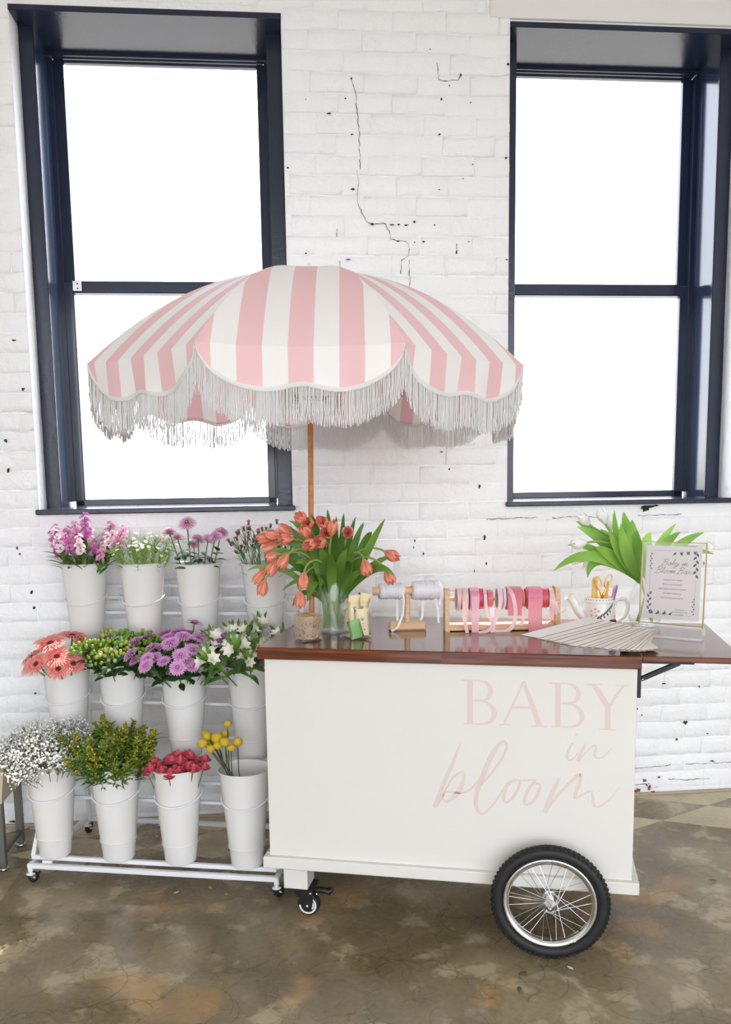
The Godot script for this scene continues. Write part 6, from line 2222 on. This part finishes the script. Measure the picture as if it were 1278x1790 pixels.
const WHITE_LEAVES := [[0.3832, 1.28, -0.45, 0.5199, 1.416, -0.525, 0.0184],
	[0.4388, 1.374, -0.55, 0.545, 1.39, -0.575, 0.0138],
	[0.4772, 1.443, -0.6, 0.5901, 1.411, -0.6, 0.0207],
	[0.4745, 1.463, -0.65, 0.592, 1.409, -0.625, 0.0184],
	[0.6144, 1.51, -0.55, 0.6063, 1.379, -0.575, 0.0184],
	[0.5883, 1.448, -0.5, 0.6093, 1.347, -0.55, 0.023],
	[0.6591, 1.5, -0.66, 0.6718, 1.397, -0.63, 0.0253],
	[0.6867, 1.471, -0.6, 0.6781, 1.377, -0.6, 0.0299],
	[0.7049, 1.433, -0.6, 0.696, 1.354, -0.6, 0.0253],
	[0.7618, 1.419, -0.64, 0.7199, 1.353, -0.62, 0.0276],
	[0.861, 1.452, -0.66, 0.7686, 1.363, -0.63, 0.0161],
	[0.8701, 1.422, -0.6, 0.786, 1.377, -0.6, 0.0184],
	[0.9566, 1.421, -0.6, 0.8288, 1.377, -0.6, 0.0184],
	[0.9915, 1.337, -0.58, 0.8483, 1.389, -0.59, 0.0138],
	[0.9996, 1.347, -0.66, 0.8759, 1.379, -0.63, 0.0115],
	[0.5429, 1.369, -0.5, 0.5985, 1.347, -0.55, 0.023],
	[0.5178, 1.245, -0.55, 0.5233, 1.379, -0.575, 0.0184],
	[0.5616, 1.297, -0.6, 0.5913, 1.354, -0.6, 0.0184],
	[0.4782, 1.294, -0.62, 0.5698, 1.365, -0.61, 0.0161],
	[0.6346, 1.461, -0.5, 0.6417, 1.347, -0.55, 0.023],
	[0.7893, 1.353, -0.62, 0.7343, 1.342, -0.61, 0.0207],
	[0.5705, 1.431, -0.64, 0.6253, 1.375, -0.62, 0.023]]
const CRASPEDIA := [[-1.045, 0.6945, -3.22, 0.0146],
	[-1.148, 0.6436, -3.25, 0.0154],
	[-1.123, 0.6489, -3.2, 0.0186],
	[-1.078, 0.6492, -3.18, 0.0211],
	[-1.063, 0.647, -3.24, 0.017],
	[-1.133, 0.6285, -3.17, 0.0194],
	[-1.127, 0.6091, -3.24, 0.0142],
	[-1.04, 0.6396, -3.16, 0.019],
	[-1.073, 0.6209, -3.17, 0.0162],
	[-1.095, 0.6133, -3.15, 0.0162],
	[-1.022, 0.6111, -3.18, 0.0154],
	[-1, 0.6297, -3.2, 0.0194]]
const BAG_NEAR := [[0.298, -0.038],
	[0.42, 0.057],
	[0.548, 0.064],
	[0.634, 0.019],
	[0.68, -0.07]]
const BAG_FAR := [[0.494, -0.321],
	[0.554, -0.302],
	[0.629, -0.344],
	[0.664, -0.381],
	[0.685, -0.429]]
const TITLE := [[-0.02571, 0.2431, 0.0012, -0.03261, 0.2325, 0.0012, -0.04102, 0.2214, 0.0012, -0.04588, 0.2201, 0.0012],
	[-0.03435, 0.2387, 0.0012, -0.02855, 0.2437, 0.0012, -0.01873, 0.2449, 0.0012, -0.01621, 0.2406, 0.0012, -0.02227, 0.235, 0.0012, -0.03173, 0.2332, 0.0012, -0.02269, 0.2325, 0.0012, -0.02308, 0.2257, 0.0012, -0.03074, 0.2208, 0.0012, -0.04076, 0.222, 0.0012],
	[-0.00673, 0.2307, 0.0011, -0.01117, 0.2319, 0.0011, -0.0176, 0.227, 0.0011, -0.0172, 0.222, 0.0011, -0.01182, 0.2245, 0.0011, -0.00585, 0.2313, 0.0011, -0.01022, 0.2239, 0.0011, -0.00852, 0.222, 0.0011, -0.0035, 0.2251, 0.0011],
	[-0.0065, 0.2239, 0.0011, 0.00351, 0.2344, 0.0011, 0.00901, 0.2431, 0.0011, 0.00679, 0.2437, 0.0011, 0.00035, 0.2313, 0.0011, -0.00268, 0.2226, 0.0011, 0.0014, 0.222, 0.0011, 0.00658, 0.227, 0.0011, 0.00531, 0.2313, 0.0011, 0.0009, 0.2282, 0.0011],
	[0.00674, 0.2288, 0.0011, 0.01134, 0.2294, 0.0011],
	[0.0102, 0.2282, 0.0011, 0.01399, 0.2313, 0.0011, 0.0105, 0.2245, 0.0011, 0.01256, 0.222, 0.0011, 0.02091, 0.2301, 0.0011, 0.01172, 0.217, 0.0011, 0.00379, 0.2115, 0.0011, 0.002, 0.2146, 0.0011, 0.01152, 0.2195, 0.0011, 0.02254, 0.2251, 0.0011],
	[0.0306, 0.2251, 0.0011, 0.03693, 0.2313, 0.0011, 0.0323, 0.2232, 0.0011, 0.03426, 0.222, 0.0011, 0.03954, 0.2257, 0.0011],
	[0.03937, 0.2356, 0.0011, 0.04038, 0.2366, 0.0011],
	[0.03918, 0.2263, 0.0011, 0.04437, 0.2313, 0.0011, 0.03798, 0.222, 0.0011, 0.04721, 0.2307, 0.0011, 0.05031, 0.2307, 0.0011, 0.04594, 0.2232, 0.0011, 0.0479, 0.222, 0.0011, 0.05318, 0.2257, 0.0011],
	[-0.04771, 0.2141, 0.0012, -0.05461, 0.2035, 0.0012, -0.06302, 0.1924, 0.0012, -0.06788, 0.1911, 0.0012],
	[-0.05635, 0.2097, 0.0012, -0.05055, 0.2147, 0.0012, -0.04073, 0.2159, 0.0012, -0.03821, 0.2116, 0.0012, -0.04427, 0.206, 0.0012, -0.05373, 0.2042, 0.0012, -0.04469, 0.2035, 0.0012, -0.04508, 0.1967, 0.0012, -0.05274, 0.1918, 0.0012, -0.06276, 0.193, 0.0012],
	[-0.0425, 0.1955, 0.0011, -0.03213, 0.2054, 0.0011, -0.02699, 0.2147, 0.0011, -0.03061, 0.2135, 0.0011, -0.03784, 0.1992, 0.0011, -0.0392, 0.193, 0.0011, -0.03294, 0.1961, 0.0011],
	[-0.02475, 0.2023, 0.0011, -0.03128, 0.1986, 0.0011, -0.03176, 0.193, 0.0011, -0.02628, 0.1942, 0.0011, -0.0227, 0.1998, 0.0011, -0.02537, 0.2023, 0.0011, -0.02306, 0.2004, 0.0011, -0.01783, 0.2011, 0.0011],
	[-0.01235, 0.2023, 0.0011, -0.01888, 0.1986, 0.0011, -0.01936, 0.193, 0.0011, -0.01388, 0.1942, 0.0011, -0.0103, 0.1998, 0.0011, -0.01297, 0.2023, 0.0011, -0.01066, 0.2004, 0.0011, -0.00543, 0.2011, 0.0011],
	[-0.00824, 0.1973, 0.0011, -0.00305, 0.2023, 0.0011, -0.00944, 0.193, 0.0011, -0.00083, 0.2017, 0.0011, 0.00165, 0.2017, 0.0011, -0.00386, 0.193, 0.0011, 0.00537, 0.2017, 0.0011, 0.00759, 0.2011, 0.0011, 0.00348, 0.1942, 0.0011, 0.00544, 0.193, 0.0011, 0.0101, 0.1967, 0.0011],
	[0.03165, 0.2141, 0.0012, 0.02475, 0.2035, 0.0012, 0.01634, 0.1924, 0.0012, 0.01148, 0.1911, 0.0012],
	[0.02301, 0.2097, 0.0012, 0.02881, 0.2147, 0.0012, 0.03863, 0.2159, 0.0012, 0.04115, 0.2116, 0.0012, 0.03509, 0.206, 0.0012, 0.02563, 0.2042, 0.0012, 0.03467, 0.2035, 0.0012, 0.03428, 0.1967, 0.0012, 0.02662, 0.1918, 0.0012, 0.0166, 0.193, 0.0012],
	[0.05063, 0.2017, 0.0011, 0.04619, 0.2029, 0.0011, 0.03976, 0.198, 0.0011, 0.04016, 0.193, 0.0011, 0.04554, 0.1955, 0.0011, 0.05151, 0.2023, 0.0011, 0.04714, 0.1949, 0.0011, 0.04884, 0.193, 0.0011, 0.05386, 0.1961, 0.0011],
	[0.052, 0.1961, 0.0011, 0.05833, 0.2023, 0.0011, 0.05967, 0.2011, 0.0011, 0.06303, 0.2017, 0.0011, 0.05892, 0.1949, 0.0011, 0.06062, 0.193, 0.0011, 0.06476, 0.1955, 0.0011]]
const LITTER := [[-0.635, 0.099, 0],
	[-0.616, 0.236, 0],
	[-0.601, 0.327, 0],
	[-0.958, 0.361, 1],
	[-0.852, 0.392, 1],
	[-0.836, 0.37, 1],
	[-0.747, 0.487, 2],
	[-0.347, 0.137, 0],
	[-0.267, 0.401, 3],
	[-0.453, 0.794, 5],
	[-0.26, 0.853, 4],
	[0.918, 1.505, 5],
	[0.774, 1.525, 3],
	[0.726, 1.602, 3],
	[-0.337, 0.764, 4],
	[1.694, 0.959, 3]]
